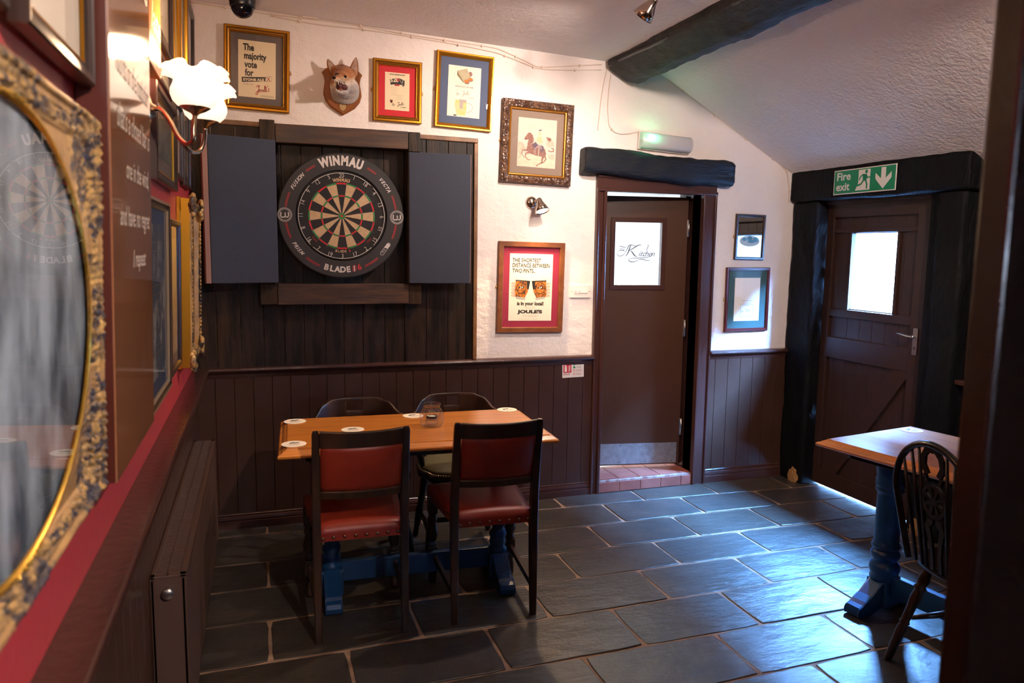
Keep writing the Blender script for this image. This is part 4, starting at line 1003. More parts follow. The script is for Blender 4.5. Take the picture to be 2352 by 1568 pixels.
dm = fx.modifiers.new('d', 'DISPLACE'); dm.texture = tx_; dm.strength = 0.005; dm.mid_level = 0.5; dm.texture_coords = 'LOCAL'
EARIN = mat('pale_ear_fur', (0.42, 0.30, 0.24), 0.9, col2=(0.30, 0.17, 0.12), scale=40); MOUTH = mat('dark_red_mouth', (0.07, 0.010, 0.008), 0.5); TONGUE = mat('pink_tongue', (0.42, 0.13, 0.10), 0.3); TOOTH = mat('ivory_teeth', (0.75, 0.68, 0.56), 0.3)
for bx, bz, tx2, tz2, sg in ((-.050, .070, -.080, .130, -1), (.052, .062, .068, .152, 1)):
    mb = MB(); bw = .025; rings = []
    for k in range(7):
        f = k / 6; cx2 = bx + (tx2 - bx) * f; cz2 = bz + (tz2 - bz) * f; ww = bw * (1 - f ** 1.7) ** 0.8 + .002; rings.append([(cx2 + ww * math.cos(a), -0.062 - .006 * f + (0.010 if math.sin(a) > 0 else -.001) * (1 - f) * math.sin(a), cz2) for a in [2 * PI * j / 12 for j in range(12)]])
    mb.m(fur).rings(rings); 
    mb.m(EARIN); q = []
    for f in (0, .3, .6, .85, 1.0): q.append((bx + (tx2 - bx) * f - bw * .74 * (1 - f ** 1.7) ** .8, bz + (tz2 - bz) * f))
    for f in (.85, .6, .3, 0): q.append((bx + (tx2 - bx) * f + bw * .74 * (1 - f ** 1.7) ** .8, bz + (tz2 - bz) * f))
    mb.poly(q, -.0645, t=.003); mb.build('ear', parent=t)
mb = MB().m(MOUTH); ell(mb, (-.030, -.140, -.020), (.0170, .028, .024)); ell(mb, (-.012, -.124, -.022), (.028, .026, .017)); mb.build('mouth', parent=t, smooth=True)
mb = MB().m(TONGUE); ell(mb, (-.028, -.146, -.037), (.011, .028, .006), (.2, 0, .35)); mb.build('tongue', parent=t)
mb = MB().m(BLACKGL); ell(mb, (-.062, -.197, .009), (.0095, .009, .008)); mb.build('nose', parent=t)
for ex, ez, ey in ((-.001, .034, -.136), (-.040, .040, -.134)):
    mb = MB().m(BLACKGL); ell(mb, (ex, ey, ez), (.0115, .006, .0075), (0, .35 if ex > -.02 else -.35, 0)); mb.build('eye', parent=t)
mb = MB().m(TOOTH)
for tx3, ty3, tz3, L, dn in ((-.058, -.184, -.002, .017, -1), (-.038, -.178, -.004, .018, -1), (-.048, -.160, -.050, .016, 1), (-.029, -.156, -.050, .016, 1), (-.026, -.166, -.002, .008, -1), (-.016, -.156, -.003, .009, -1), (-.010, -.146, -.004, .009, -1), (-.018, -.146, -.048, .008, 1), (-.052, -.189, -.003, .006, -1), (-.046, -.188, -.003, .006, -1), (-.042, -.163, -.049, .006, 1), (-.036, -.163, -.049, .006, 1)):
    mb.tube([(tx3, ty3, tz3), (tx3, ty3 - .002, tz3 + dn * L * .5), (tx3, ty3, tz3 + dn * L)], [.0035, .0026, .0004], 8)
mb.build('teeth', parent=t)

# ------------------------------------------------------------------ spot lamps
def bell(mb, m_out, m_in, L=0.085, r=0.046):
    mb.m(m_out).lathe([(.006, 0), (.014, .001), (.017, .010), (.019, .022), (.027, .040), (.037, .060), (r, L), (r - .002, L), (.035, .060), (.025, .040), (.015, .022), (.001, .018)], 28, cap=False)
def spot_lamp(name, label, base, axis, head, aim, group=None):
    t = thing(name, label, 'lamp', base)
    return t
t = thing('wall_spotlight', 'polished nickel spotlight shining down above the clinking pints poster', 'lamp', (1.572, 0, 1.842))
mb = MB().m(NICKEL).lathe([(.001, .026), (.018, .025), (.032, .016), (.038, .004), (.039, 0.0)], 32, mtx=Matrix.Rotation(PI / 2, 4, 'X')); mb.build('wall_plate', parent=t)
mb = MB().m(NICKEL); mb.tube([(.004, -.02, -.002), (.012, -.050, .008), (.020, -.066, .020)], .006, 10); mb.build('arm', parent=t)
ax = Vector((.16, -.42, -1)).normalized(); q = ax.to_track_quat('Z', 'Y').to_matrix().to_4x4(); q.translation = Vector((.022, -.066, .022))
mb = MB(); bell(mb, NICKEL, WHITE, r=.044)
for v in mb.bm.verts: v.co = q @ v.co
hd = mb.build('lamp_shade', parent=t, smooth=True)
mb = MB().m(BULB).lathe([(.001, .082), (.036, .080), (.033, .062), (.010, .045)], 20)
for v in mb.bm.verts: v.co = q @ v.co
mb.build('bulb', parent=t, smooth=True)
hp_ = Vector((1.572, 0, 1.842)) + q.translation + ax * 0.088
light('wall_spot_beam', 'SPOT', hp_ + Vector((-.03, -.03, 0)), 42, WARM, 0.02, hp_ + Vector((.0, -.80, -1)), spot=math.radians(150), blend=0.5)

def ceil_spot(loc, aim, label, energy, first=False, spot=2.3, dark=True):
    t = thing('ceiling_spotlight', label, 'lamp', loc)
    zc = cz(loc[0]) - loc[2]
    mb = MB().m(NICKEL).lathe([(.001, zc - .022), (.030, zc - .020), (.040, zc - .008), (.042, zc + .002)], 28); mb.build('ceiling_plate', parent=t)
    mb = MB().m(NICKEL).tube([(0, 0, zc - .02), (0, 0, 0)], .006, 10); mb.build('arm', parent=t)
    ax = (Vector(aim) - Vector(loc)).normalized(); q = ax.to_track_quat('Z', 'Y').to_matrix().to_4x4()
    mb = MB(); bell(mb, NICKEL, WHITE, L=.095, r=.048)
    for v in mb.bm.verts: v.co = q @ v.co
    mb.build('lamp_shade', parent=t, smooth=True)
    mb = MB().m(BULB).lathe([(.001, .072), (.028, .070), (.026, .056), (.010, .04)], 20)
    for v in mb.bm.verts: v.co = q @ v.co
    mb.build('bulb', parent=t, smooth=True)
    light('ceiling_spot_beam', 'SPOT', Vector(loc) + ax * .10, energy, HALO, 0.03, aim, spot=spot, blend=0.7)
    return t
ceil_spot((1.69, -1.24, 2.668), (1.05, -0.05, 1.30), 'nickel ceiling spotlight at the top edge beside the beam', 92, spot=2.3)
ceil_spot((1.90, -2.70, 2.650), (1.7, 0.0, 1.75), 'second nickel ceiling spotlight nearer the camera', 45, spot=1.05)
ceil_spot((0.95, -4.75, 2.630), (-0.30, -2.95, 1.50), 'added fill spotlight out of view above the camera position, aimed at the left wall', 330, spot=0.95)  # added fill lamp, brightens the underlit frames of the left wall

ceil_spot((1.92, -3.70, 2.640), (3.05, -1.0, 2.30), 'added fill spotlight out of view, aimed over the beam at the sloping ceiling', 270, spot=1.5)  # added fill lamp, only there to lift the ceiling slope
# ------------------------------------------------------------------ emergency light, switch, notices
t = thing('emergency_light', 'white bulkhead emergency light with a green indicator above the lintel', 'lamp', (2.448, 0, 2.238), T(3.0))
mb = MB().m(WHITEGLOSS).box(-.182, .182, -.026, 0, -.055, .055, .006); mb.build('base', parent=t)
mb = MB().m(DIFF); rings = []
for xx in (-.178, -.172, .172, .178):
    k = .90 if abs(xx) > .175 else 1.0
    rings.append([(xx, -.024 - .048 * k * math.sin(a) ** .6 if 0 < a < PI else -.024, .050 * k * math.cos(a)) for a in [PI * j / 14 for j in range(15)]])
mb.rings(rings, closed_ring=True); mb.build('diffuser', parent=t)
mb = MB().m(GREENLED); mb.tube([(-.128, -.066, .026), (-.134, -.070, .008)], [.008, .005], 10); mb.disc(-.118, .022, .005, -.0735, t=.002); mb.build('green_indicator', parent=t)
mb = MB().m(CHROME).tube([(-.172, -.046, -.008), (-.172, -.064, -.008)], .006, 10); mb.build('fixing_screw', parent=t)
light('green_indicator_glow', 'POINT', (2.33, -0.085, 2.27), 0.5, (0.10, 1.0, 0.45), 0.01)

t = thing('light_switch', 'white four gang light switch beside the kitchen door frame', 'switch', (1.902, 0, 1.308), T(0.4))
mb = MB().m(WHITEGLOSS).box(-.070, .070, -.012, 0, -.041, .041, .004); mb.build('switch_plate', parent=t)
for k in range(4):
    mb = MB().m(WHITEGLOSS).box(-.007, .007, -.017, -.010, -.012, .012, .002); mb.build('rocker', parent=t, loc=(-.042 + k * .024 + .006, 0, 0), rot=(.12 if k < 2 else -.12, 0, 0))
mb = MB().m(BRASSTACK).disc(-.061, 0, .003, -.0122, t=.001); mb.disc(.061, 0, .003, -.0122, t=.001); mb.build('screw', parent=t)

t = thing('fire_action_sign', 'small white and red fire extinguisher notice on the brown dado', 'sign', (1.862, -0.0165, 0.818), T(-1.0))
mb = MB().m(SIGNW).box(-.073, .073, -.0012, 0, -.049, .049); mb.build('sign_panel', parent=t)
y = -.0016; mb = MB().m(MATRED).poly([(-.066, -.018), (-.012, -.018), (-.012, .041), (-.066, .041)], y)
mb.m(SIGNW).poly([(-.058, -.012), (-.042, -.012), (-.042, .020), (-.058, .020)], y - .0002); mb.poly([(-.056, .021), (-.044, .021), (-.044, .028), (-.060, .034), (-.061, .030), (-.054, .026)], y - .0002)
for k in range(4): mb.stroke([(-.032, -.010 + k * .010), (-.026, -.008 + k * .010), (-.018, .002 + k * .009)], [.004, .006, .001], y - .0002)
mb.build('extinguisher_symbol', parent=t)
mb = MB().m(GREEN).poly([(.001, .028), (.014, .028), (.014, .041), (.001, .041)], y); mb.poly([(.001, .008), (.014, .008), (.014, .021), (.001, .021)], y); mb.m(MATRED).stroke([(.0075 + .007 * math.cos(k * PI / 8), -.006 + .007 * math.sin(k * PI / 8)) for k in range(17)], .0015, y); mb.stroke([(.0075 + .007 * math.cos(k * PI / 8), -.028 + .007 * math.sin(k * PI / 8)) for k in range(17)], .0015, y)
mb.stroke([(.003, -.023), (.012, -.033)], .0016, y); mb.stroke([(.003, -.001), (.012, -.011)], .0016, y); mb.m(GREYINK)
for z in (.040, .020): lines(mb, 4, .019, .066, z - .001, .0035, y, .0013, int(z * 1e3))
mb.m(REDINK)
for z in (-.002, -.024): lines(mb, 4, .019, .066, z, .0035, y, .0013, int(abs(z) * 1e3) + 5)
lines(mb, 2, -.066, -.014, -.026, .006, y, .0032, 9); mb.build('notice_lettering', parent=t)

t = thing('fire_exit_sign', 'green and white Fire exit sign with running figure and down arrow', 'sign', (3.430, -0.665, 1.998), (0, math.radians(0), -PI / 2))
mb = MB().m(SIGNW).box(-.245, .245, -.004, 0, -.074, .074, .001); sg = mb.build('sign_panel', parent=t)
mb = MB().m(GREEN).box(-.239, .239, -.0046, -.003, -.068, .068); mb.build('green_field', parent=t)
y = -.0052; mb = MB().m(SIGNW); text_shapes(mb, 'Fire', .066, -.222, .012, y, align='LEFT', bold=.0016, fit=.115); text_shapes(mb, 'exit', .066, -.222, -.050, y, align='LEFT', bold=.0016, fit=.112)
mb.build('white_lettering', parent=t)
mb = MB().m(SIGNW).poly([(-.048, -.058), (.052, -.058), (.052, .062), (-.040, .062), (-.040, -.015), (-.062, -.058)], y)
mb.m(GREEN).disc(.022, .048, .011, y - .0004)
mb.poly([(-.006, .036), (.020, .034), (.030, .010), (.022, -.006), (.000, -.004), (-.006, .010)], y - .0004)
mb.stroke([(0, .034), (-.022, .022), (-.034, .002)], .008, y - .0004); mb.stroke([(.020, .032), (.034, .012), (.052, .016)], .008, y - .0004); mb.stroke([(.002, .0), (-.016, -.022), (-.048, -.030)], .011, y - .0004); mb.stroke([(.018, -.002), (.030, -.026), (.028, -.052)], .011, y - .0004)
mb.m(GREEN).stroke([(-.062, -.028), (-.044, -.028)], .004, y - .0004)
mb.build('running_figure', parent=t)
mb = MB().m(SIGNW).poly([(.135, .062), (.170, .062), (.170, .000), (.212, .034), (.212, .000), (.1525, -.060), (.092, .000), (.092, .034), (.135, .000)], y); mb.build('down_arrow', parent=t)

# ------------------------------------------------------------------ cables
def cable(label, pts, r=0.0035, clips=0, y=-0.006):
    t = thing('cable', label, 'cable', (0, 0, 0))
    P = []
    for a, b in zip(pts, pts[1:]):
        for k in range(8): P.append((a[0] + (b[0] - a[0]) * k / 8, y, a[1] + (b[1] - a[1]) * k / 8))
    P.append((pts[-1][0], y, pts[-1][1]))
    for _ in range(3): P = [P[0]] + [tuple((P[i - 1][j] + 2 * P[i][j] + P[i + 1][j]) / 4 for j in range(3)) for i in range(1, len(P) - 1)] + [P[-1]]
    mb = MB().m(CABLE).tube(P, r, 6); mb.build('flex', parent=t)
    for k in range(clips):
        p = P[int((k + .5) / clips * (len(P) - 1))]; c = MB().m(CABLE).box(p[0] - .005, p[0] + .005, -.014, 0, p[2] - .008, p[2] + .006, .002); c.build('clip', parent=t)
    return t
cable('painted cable running under the ceiling along the back wall', [(-0.30, 2.790), (0.053, 2.772), (0.318, 2.766), (0.571, 2.760), (0.737, 2.745), (0.957, 2.733), (1.108, 2.726), (1.341, 2.715), (1.475, 2.673), (1.598, 2.629), (1.778, 2.652), (2.006, 2.680)], clips=9)
cable('second painted cable just under the first on the back wall', [(0.10, 2.762), (0.33, 2.742), (0.56, 2.742), (0.737, 2.735), (0.957, 2.722), (1.108, 2.712), (1.341, 2.690), (1.475, 2.655), (1.598, 2.620), (1.778, 2.628), (2.006, 2.650)], clips=7)
cable('short painted cable dropping from the beam to its loose end', [(2.045, 2.655), (2.025, 2.57), (2.010, 2.47), (1.994, 2.29)], r=.003)
cable('painted cable looping from the beam down to the emergency light', [(2.072, 2.63), (2.060, 2.53), (2.056, 2.42), (2.069, 2.321), (2.105, 2.288), (2.146, 2.278), (2.20, 2.283), (2.27, 2.300)], r=.003, clips=1)
cable('thin cable clipped down the edge of the sloping ceiling', [(2.455, 2.636), (2.647, 2.530), (2.812, 2.439), (3.016, 2.326), (3.19, 2.232), (3.332, 2.154), (3.395, 2.105), (3.42, 2.0), (3.425, 1.90)], r=.003, clips=6)
t = thing('connector_block', 'small cream cable connector under the ceiling left of the beam', 'connector', (0.30, 0, 2.775), T(1))
MB().m(CABLE).box(-.042, .042, -.022, 0, -.009, .009, .003).build('connector_body', parent=t)

# CCTV dome
t = thing('dome_camera', 'black dome security camera hanging at the top left', 'security camera', (-0.036, -0.40, cz(-0.04)))
mb = MB().m(BLACKPL).lathe([(.062, .004), (.062, -.030), (.060, -.085), (.058, -.105), (.054, -.112)], 36); mb.build('housing', parent=t, smooth=True)
mb = MB().m(BLACKGL); ell(mb, (0, 0, -.106), (.053, .053, .053), n=32); mb.build('dome', parent=t, smooth=True)
mb = MB().m(BLACKGL); mb.tube([(.02, -.035, -.120), (.028, -.052, -.130)], [.016, .015], 20); mb.build('lens', parent=t)
# ------------------------------------------------------------------ tables
def table_top(t, L, W, z, material=OAK):
    mb = MB().m(material)
    pr = [(0.030, z - 0.036), (0.004, z - 0.034), (0.0, z - 0.028), (0.0, z - 0.023), (0.004, z - 0.018), (0.012, z - 0.016), (0.020, z - 0.010), (0.027, z - 0.006), (0.032, z - 0.005), (0.034, z - .001), (0.037, z)]
    rings = [[(-L / 2 + i, -W / 2 + i, zz), (L / 2 - i, -W / 2 + i, zz), (L / 2 - i, W / 2 - i, zz), (-L / 2 + i, W / 2 - i, zz)] for i, zz in pr]
    mb.rings(rings, smooth=False); mb.build('table_top', parent=t)
def foot(t, x, L, y0=0.0, h=0.135):
    mb = MB().m(BLUEPAINT); w = 0.036
    half = [(0.0, h), (0.045, h), (0.060, h - .010), (0.085, h - .028), (0.12, h - .055), (0.16, .062), (L - .03, .050), (L - .008, .042), (L, .028), (L - .004, .006), (L - .03, .0), (L - .09, .0), (L - .11, .010), (0.06, .020), (0.0, .020)]
    for sg in (1, -1):
        a = [(x - w, y0 + sg * p[0], p[1]) for p in half]; b = [(x + w, y0 + sg * p[0], p[1]) for p in half]
        a2 = [(x - w + .007, y0 + sg * (p[0] - (.0 if p[0] < .01 else .004)), p[1] + (.004 if p[1] > .03 else -.0)) for p in half]; b2 = [(x + w - .007, y0 + sg * (p[0] - (.0 if p[0] < .01 else .004)), p[1] + (.004 if p[1] > .03 else 0)) for p in half]
        mb.rings([a, a2, b2, b], smooth=False)
    mb.build('foot', parent=t)
def spiral(a, r, z):
    if 0.20 < z < 0.62:
        f = sm(z, .20, .23) * (1 - sm(z, .59, .62)); return r + f * 0.0085 * math.cos(2 * (a - z * 42)), z
    return r, z
SPIRAL = [(.040, .13), (.044, .14), (.044, .155), (.034, .165), (.040, .185), (.036, .20)] + [(.034, .20 + .42 * k / 64) for k in range(1, 65)] + [(.038, .635), (.044, .650), (.036, .662), (.040, .672), (.040, .70)]
PLAINC = [(.058, .13), (.060, .145), (.056, .155), (.060, .165), (.064, .185), (.060, .205), (.048, .215), (.052, .225), (.060, .235), (.062, .25), (.056, .262), (.046, .27), (.058, .276), (.060, .286), (.054, .295), (.052, .31), (.051, .50), (.050, .515), (.058, .520), (.060, .528), (.052, .535), (.060, .542), (.062, .552), (.054, .560), (.062, .566), (.056, .578), (.060, .60), (.064, .64), (.066, .70)]
def make_table(name, label, loc, rz, L, W, z, cols, prof, fmod=None, fy=0.0, flen=0.20, n=24):
    t = thing(name, label, 'table', loc, (0, 0, rz))
    table_top(t, L, W, z)
    mb = MB().m(BLACKCHAIR)
    for y in (-W / 2 + .09, W / 2 - .09): mb.box(-L / 2 + .12, L / 2 - .12, y - .012, y + .012, z - .072, z - .036, .002)
    for x in (-L / 2 + .12, L / 2 - .12): mb.box(x - .012, x + .012, -W / 2 + .09, W / 2 - .09, z - .072, z - .036, .002)
    mb.build('apron', parent=t)
    zs = (z - .052) / .70
    for x in cols:
        mb = MB().m(BLUEPAINT).lathe([(r, zz if zz < .2 else .2 + (zz - .2) * (z - .036 - .2) / .5) for r, zz in prof], n, loc=(x, fy, 0), f=fmod)
        mb.box(x - .05, x + .05, fy - .05, fy + .05, .018, .135, .006); mb.build('column', parent=t, smooth=None)
        foot(t, x, flen, fy)
        MB().m(BLUEPAINT).box(x - .045, x + .045, fy - .19, fy + .19, z - .066, z - .037, .004).build('top_bearer', parent=t)
    mb = MB().m(BLUEPAINT).box(cols[0] + .04, cols[1] - .04, fy - .016, fy + .016, .070, .165, .004); mb.build('stretcher', parent=t)
    return t
make_table('pub_table', 'varnished oak table with blue spiral legs under the dartboard', (0.655, -1.028, 0), math.radians(-2.6), 1.175, 0.615, 0.762, (-.375, .395), SPIRAL, spiral, fy=0.0, flen=0.20, n=40)
make_table('pub_table', 'oak table on plain blue turned columns near the exit door', (2.715, -2.235, 0), math.radians(90 + 9.5), 1.20, 0.635, 0.760, (-.42, .42), PLAINC, None, fy=.04, flen=.205, n=36)

# coasters, jar
CO = [(0.144, -0.790, 'white beer mat at the far left corner of the dartboard table', .2), (0.380, -1.019, 'white beer mat between the jar and the left red chair', .1), (0.121, -1.206, 'white beer mat at the near left corner of the dartboard table', -.1),
      (0.690, -0.815, 'white beer mat half hidden behind the glass jar', .3), (1.170, -0.800, 'white beer mat at the far right corner of the dartboard table', .4), (2.835, -1.700, 'white beer mat on the table near the exit door', .5)]
c0 = None
for x, y, lb, rz in CO:
    if c0 is None:
        c0 = thing('beer_mat', lb, 'coaster', (x, y, 0.762), (0, 0, rz), 'white beer mats')
        mb = MB().m(PAPERW); mb.lathe([(.049, .0), (.050, .0006), (.050, .0016), (.049, .002)], 40); mb.build('card_disc', parent=c0)
        mb = MB().m(BLACK); z = .0023
        for px_, py_ in ((-.012, .010), (.004, .010), (-.004, .016), (.014, .014)):
            v = mb.verts([(px_ + .007 * math.cos(a) * 1.2, py_ + .006 * math.sin(a), z) for a in [2 * PI * k / 10 for k in range(10)]]); mb.face(v)
        mb.m(GREYINK)
        for k in range(3): mb.face(mb.verts([(-.028 + .004 * k, -.006 - .008 * k, z), (.028 - .004 * k, -.006 - .008 * k, z), (.028 - .004 * k, -.008 - .008 * k, z), (-.028 + .004 * k, -.008 - .008 * k, z)]))
        mb.build('printed_design', parent=c0)
    else:
        c = copy_tree(c0); c.location = (x, y, 0.762 if x < 2 else 0.760); c.rotation_euler = (0, 0, rz); c['label'] = lb
t = thing('glass_jar', 'ribbed clear glass jar with a tea light on the dartboard table', 'jar', (0.733, -1.036, 0.7622))
def rib(a, r, z): 
    return (r + (.0012 * math.cos(28 * a) if .008 < z < .066 else 0), z)
mb = MB().m(JARGLASS).lathe([(.001, .0), (.040, .0), (.049, .005), (.053, .014), (.0535, .03), (.0535, .055), (.051, .066), (.043, .077), (.038, .084), (.037, .092), (.041, .099), (.040, .104), (.037, .102)], 112, f=rib, cap=False)
mb.build('jar_body', parent=t, smooth=True)
mb = MB().m(WAX).lathe([(.024, .028), (.025, .030), (.025, .046), (.023, .047), (.022, .043), (.001, .043)], 24); mb.m(CHROME).lathe([(.0252, .0285), (.0256, .030), (.0256, .036), (.0252, .037)], 24, cap=False); mb.build('tea_light', parent=t)
mb = MB().m(PAPERW).lathe([(.001, .0425), (.020, .0425), (.020, .0435), (.001, .0437)], 20); mb.tube([(0, 0, .043), (0, 0, .050)], .001, 6); mb.m(JARGLASS).lathe([(.030, .007), (.028, .028), (.001, .028)], 20, cap=False)
mb.build('wax', parent=t)

# ------------------------------------------------------------------ red leather dining chair (faces +y)
def red_chair(label, loc, rz):
    t = thing('dining_chair', label, 'chair', loc, (0, 0, rz), 'red leather dining chairs at the dartboard table')
    H = 0.872
    for sx_ in (-1, 1):
        x = sx_ * .1725; mb = MB().m(DARKCHAIR); rings = []
        for z, y, w, d in ((0, -.004, .026, .028), (.10, .0, .029, .031), (.30, .008, .033, .036), (.42, .010, .034, .038), (.55, .002, .033, .034), (.70, -.022, .031, .030), (.82, -.046, .029, .026), (.858, -.054, .028, .024), (H, -.057, .020, .018)):
            c = .004; w2, d2 = w / 2, d / 2
            rings.append([(x + a, y + b, z) for a, b in ((-w2 + c, -d2), (w2 - c, -d2), (w2, -d2 + c), (w2, d2 - c), (w2 - c, d2), (-w2 + c, d2), (-w2, d2 - c), (-w2, -d2 + c))])
        mb.rings(rings, smooth=False); mb.build('leg', parent=t)
        x = sx_ * .190; mb = MB().m(DARKCHAIR)
        mb.lathe([(.017, .0), (.019, .01), (.019, .05), (.015, .075), (.021, .085), (.021, .10)], 20, loc=(x, .425, 0)); mb.box(x - .021, x + .021, .404, .446, .10, .175, .003)
        mb.lathe([(.021, .175), (.023, .185), (.016, .195), (.019, .205), (.026, .225), (.027, .245), (.020, .275), (.016, .29), (.021, .298), (.023, .31), (.017, .322), (.020, .335)], 20, loc=(x, .425, 0)); mb.box(x - .022, x + .022, .403, .447, .335, .42, .003)
        mb.build('leg', parent=t)
        mb = MB().m(DARKCHAIR).slab((sx_ * .1725, .01, .125), (sx_ * .190, .41, .135), .018, .028, .003); mb.build('stretcher', parent=t)
    mb = MB().m(DARKCHAIR).box(-.172, .172, .418, .434, .120, .150, .003); mb.build('stretcher', parent=t)
    # seat
    def seatpt(u, v):   # u -1..1, v 0..1 from the rear
        w = .166 + (.208 - .166) * v; return u * w, .012 + v * .446
    mb = MB().m(REDLEATHER); N, Mv = 12, 12
    def zt(u, v): 
        e = 1 - max(abs(u) ** 6, abs(2 * v - 1) ** 6) * .55; return .452 + .030 * e * (0.72 + 0.28 * (1 - u * u)) 
    grid = []
    for j in range(Mv + 1):
        v = j / Mv; grid.append([mb.bm.verts.new((*seatpt(-1 + 2 * i / N, v), zt(-1 + 2 * i / N, v))) for i in range(N + 1)])
    for j in range(Mv):
        for i in range(N): mb.face([grid[j][i], grid[j][i + 1], grid[j + 1][i + 1], grid[j + 1][i]], True)
    rim = [grid[0][i] for i in range(N + 1)] + [grid[j][N] for j in range(1, Mv + 1)] + [grid[Mv][i] for i in range(N - 1, -1, -1)] + [grid[j][0] for j in range(Mv - 1, 0, -1)]
    lo1 = mb.verts([(v.co.x * 1.012, .23 + (v.co.y - .23) * 1.012, .440) for v in rim]); lo = mb.verts([(v.co.x * 1.010, .23 + (v.co.y - .23) * 1.01, .408) for v in rim]); n = len(rim)
    for i in range(n): mb.face([rim[i], rim[(i + 1) % n], lo1[(i + 1) % n], lo1[i]], True); mb.face([lo1[i], lo1[(i + 1) % n], lo[(i + 1) % n], lo[i]])
    mb.face(list(reversed(lo))); seat = mb.build('seat', parent=t)
    sproto = []
    def dome(p, d, r=.0075):
        if not sproto: sproto.append(MB().m(STUD).lathe([(r, 0), (r * .85, r * .4), (r * .5, r * .65), (.0003, r * .75)], 10).build('stud', parent=seat))
        else: c_ = sproto[0].copy(); COL.objects.link(c_); c_.parent = seat; sproto.append(c_)
        sproto[-1].location = p; sproto[-1].rotation_euler = Vector(d).to_track_quat('Z', 'Y').to_euler()
    for k in range(8): 
        if k in (0, 7): continue
        dome((-.150 + k * .043, .009, .424), (0, -1, 0))
    dome((-.148, .009, .420), (0, -1, 0)); dome((.148, .009, .424), (0, -1, 0))
    for k in range(1, 9):
        for sx_ in (-1, 1):
            p = seatpt(sx_, k / 9); dome((p[0] * 1.012, .23 + (p[1] - .23) * 1.012, .422), (sx_, -.1, 0))
        dome((-.19 + k * .042, .463, .422), (0, 1, 0))
    # back: curved rails and upholstered panel
    def curve(u, z):   # bowed towards the rear in the middle
        rake = -0.057 * sm(z, .50, .92) * 1.25
        return u * .158, rake - .026 * (1 - u * u) + .006
    for nm, z0, z1, th, mt in (('top_rail', .806, .872, .018, DARKCHAIR), ('lower_rail', .590, .622, .018, DARKCHAIR)):
        mb = MB().m(mt); rings = []
        for i in range(17):
            u = -1 + i / 8; dz = .0 if nm != 'top_rail' else -.004 * (1 - u * u)
            x, y = curve(u, (z0 + z1) / 2); y2 = curve(u, z1)[1]; y1 = curve(u, z0)[1]
            rings.append([(x, y1 - th / 2, z0), (x, y1 + th / 2, z0), (x, y2 + th / 2, z1 + dz - .003), (x, y2 + th / 2 - .004, z1 + dz), (x, y2 - th / 2 + .004, z1 + dz), (x, y2 - th / 2, z1 + dz - .004)])
        mb.rings(rings, smooth=False); mb.build(nm, parent=t)
    mb = MB().m(REDLEATHER); rings = []
    for j in range(9):
        z = .618 + (.812 - .618) * j / 8; puff = .010 * math.sin(PI * j / 8) ** .5 if 0 < j < 8 else 0
        ring = []
        for i in range(13): x, y = curve(-1 + i / 6, z); ring.append((x * .985, y - .004 - puff * (1 - (abs(i - 6) / 6) ** 4), z))
        for i in range(12, -1, -1): x, y = curve(-1 + i / 6, z); ring.append((x * .985, y + .006 + puff * 1.3 * (1 - (abs(i - 6) / 6) ** 4), z))
        rings.append(ring)
    mb.rings(rings, smooth=True); mb.build('backrest_panel', parent=t)
    return t
red_chair('left red leather dining chair, back to the camera at the dartboard table', (0.364, -1.412, 0), math.radians(-1.5))
red_chair('right red leather dining chair, back to the camera beside the open floor', (0.918, -1.422, 0), math.radians(-2.5))

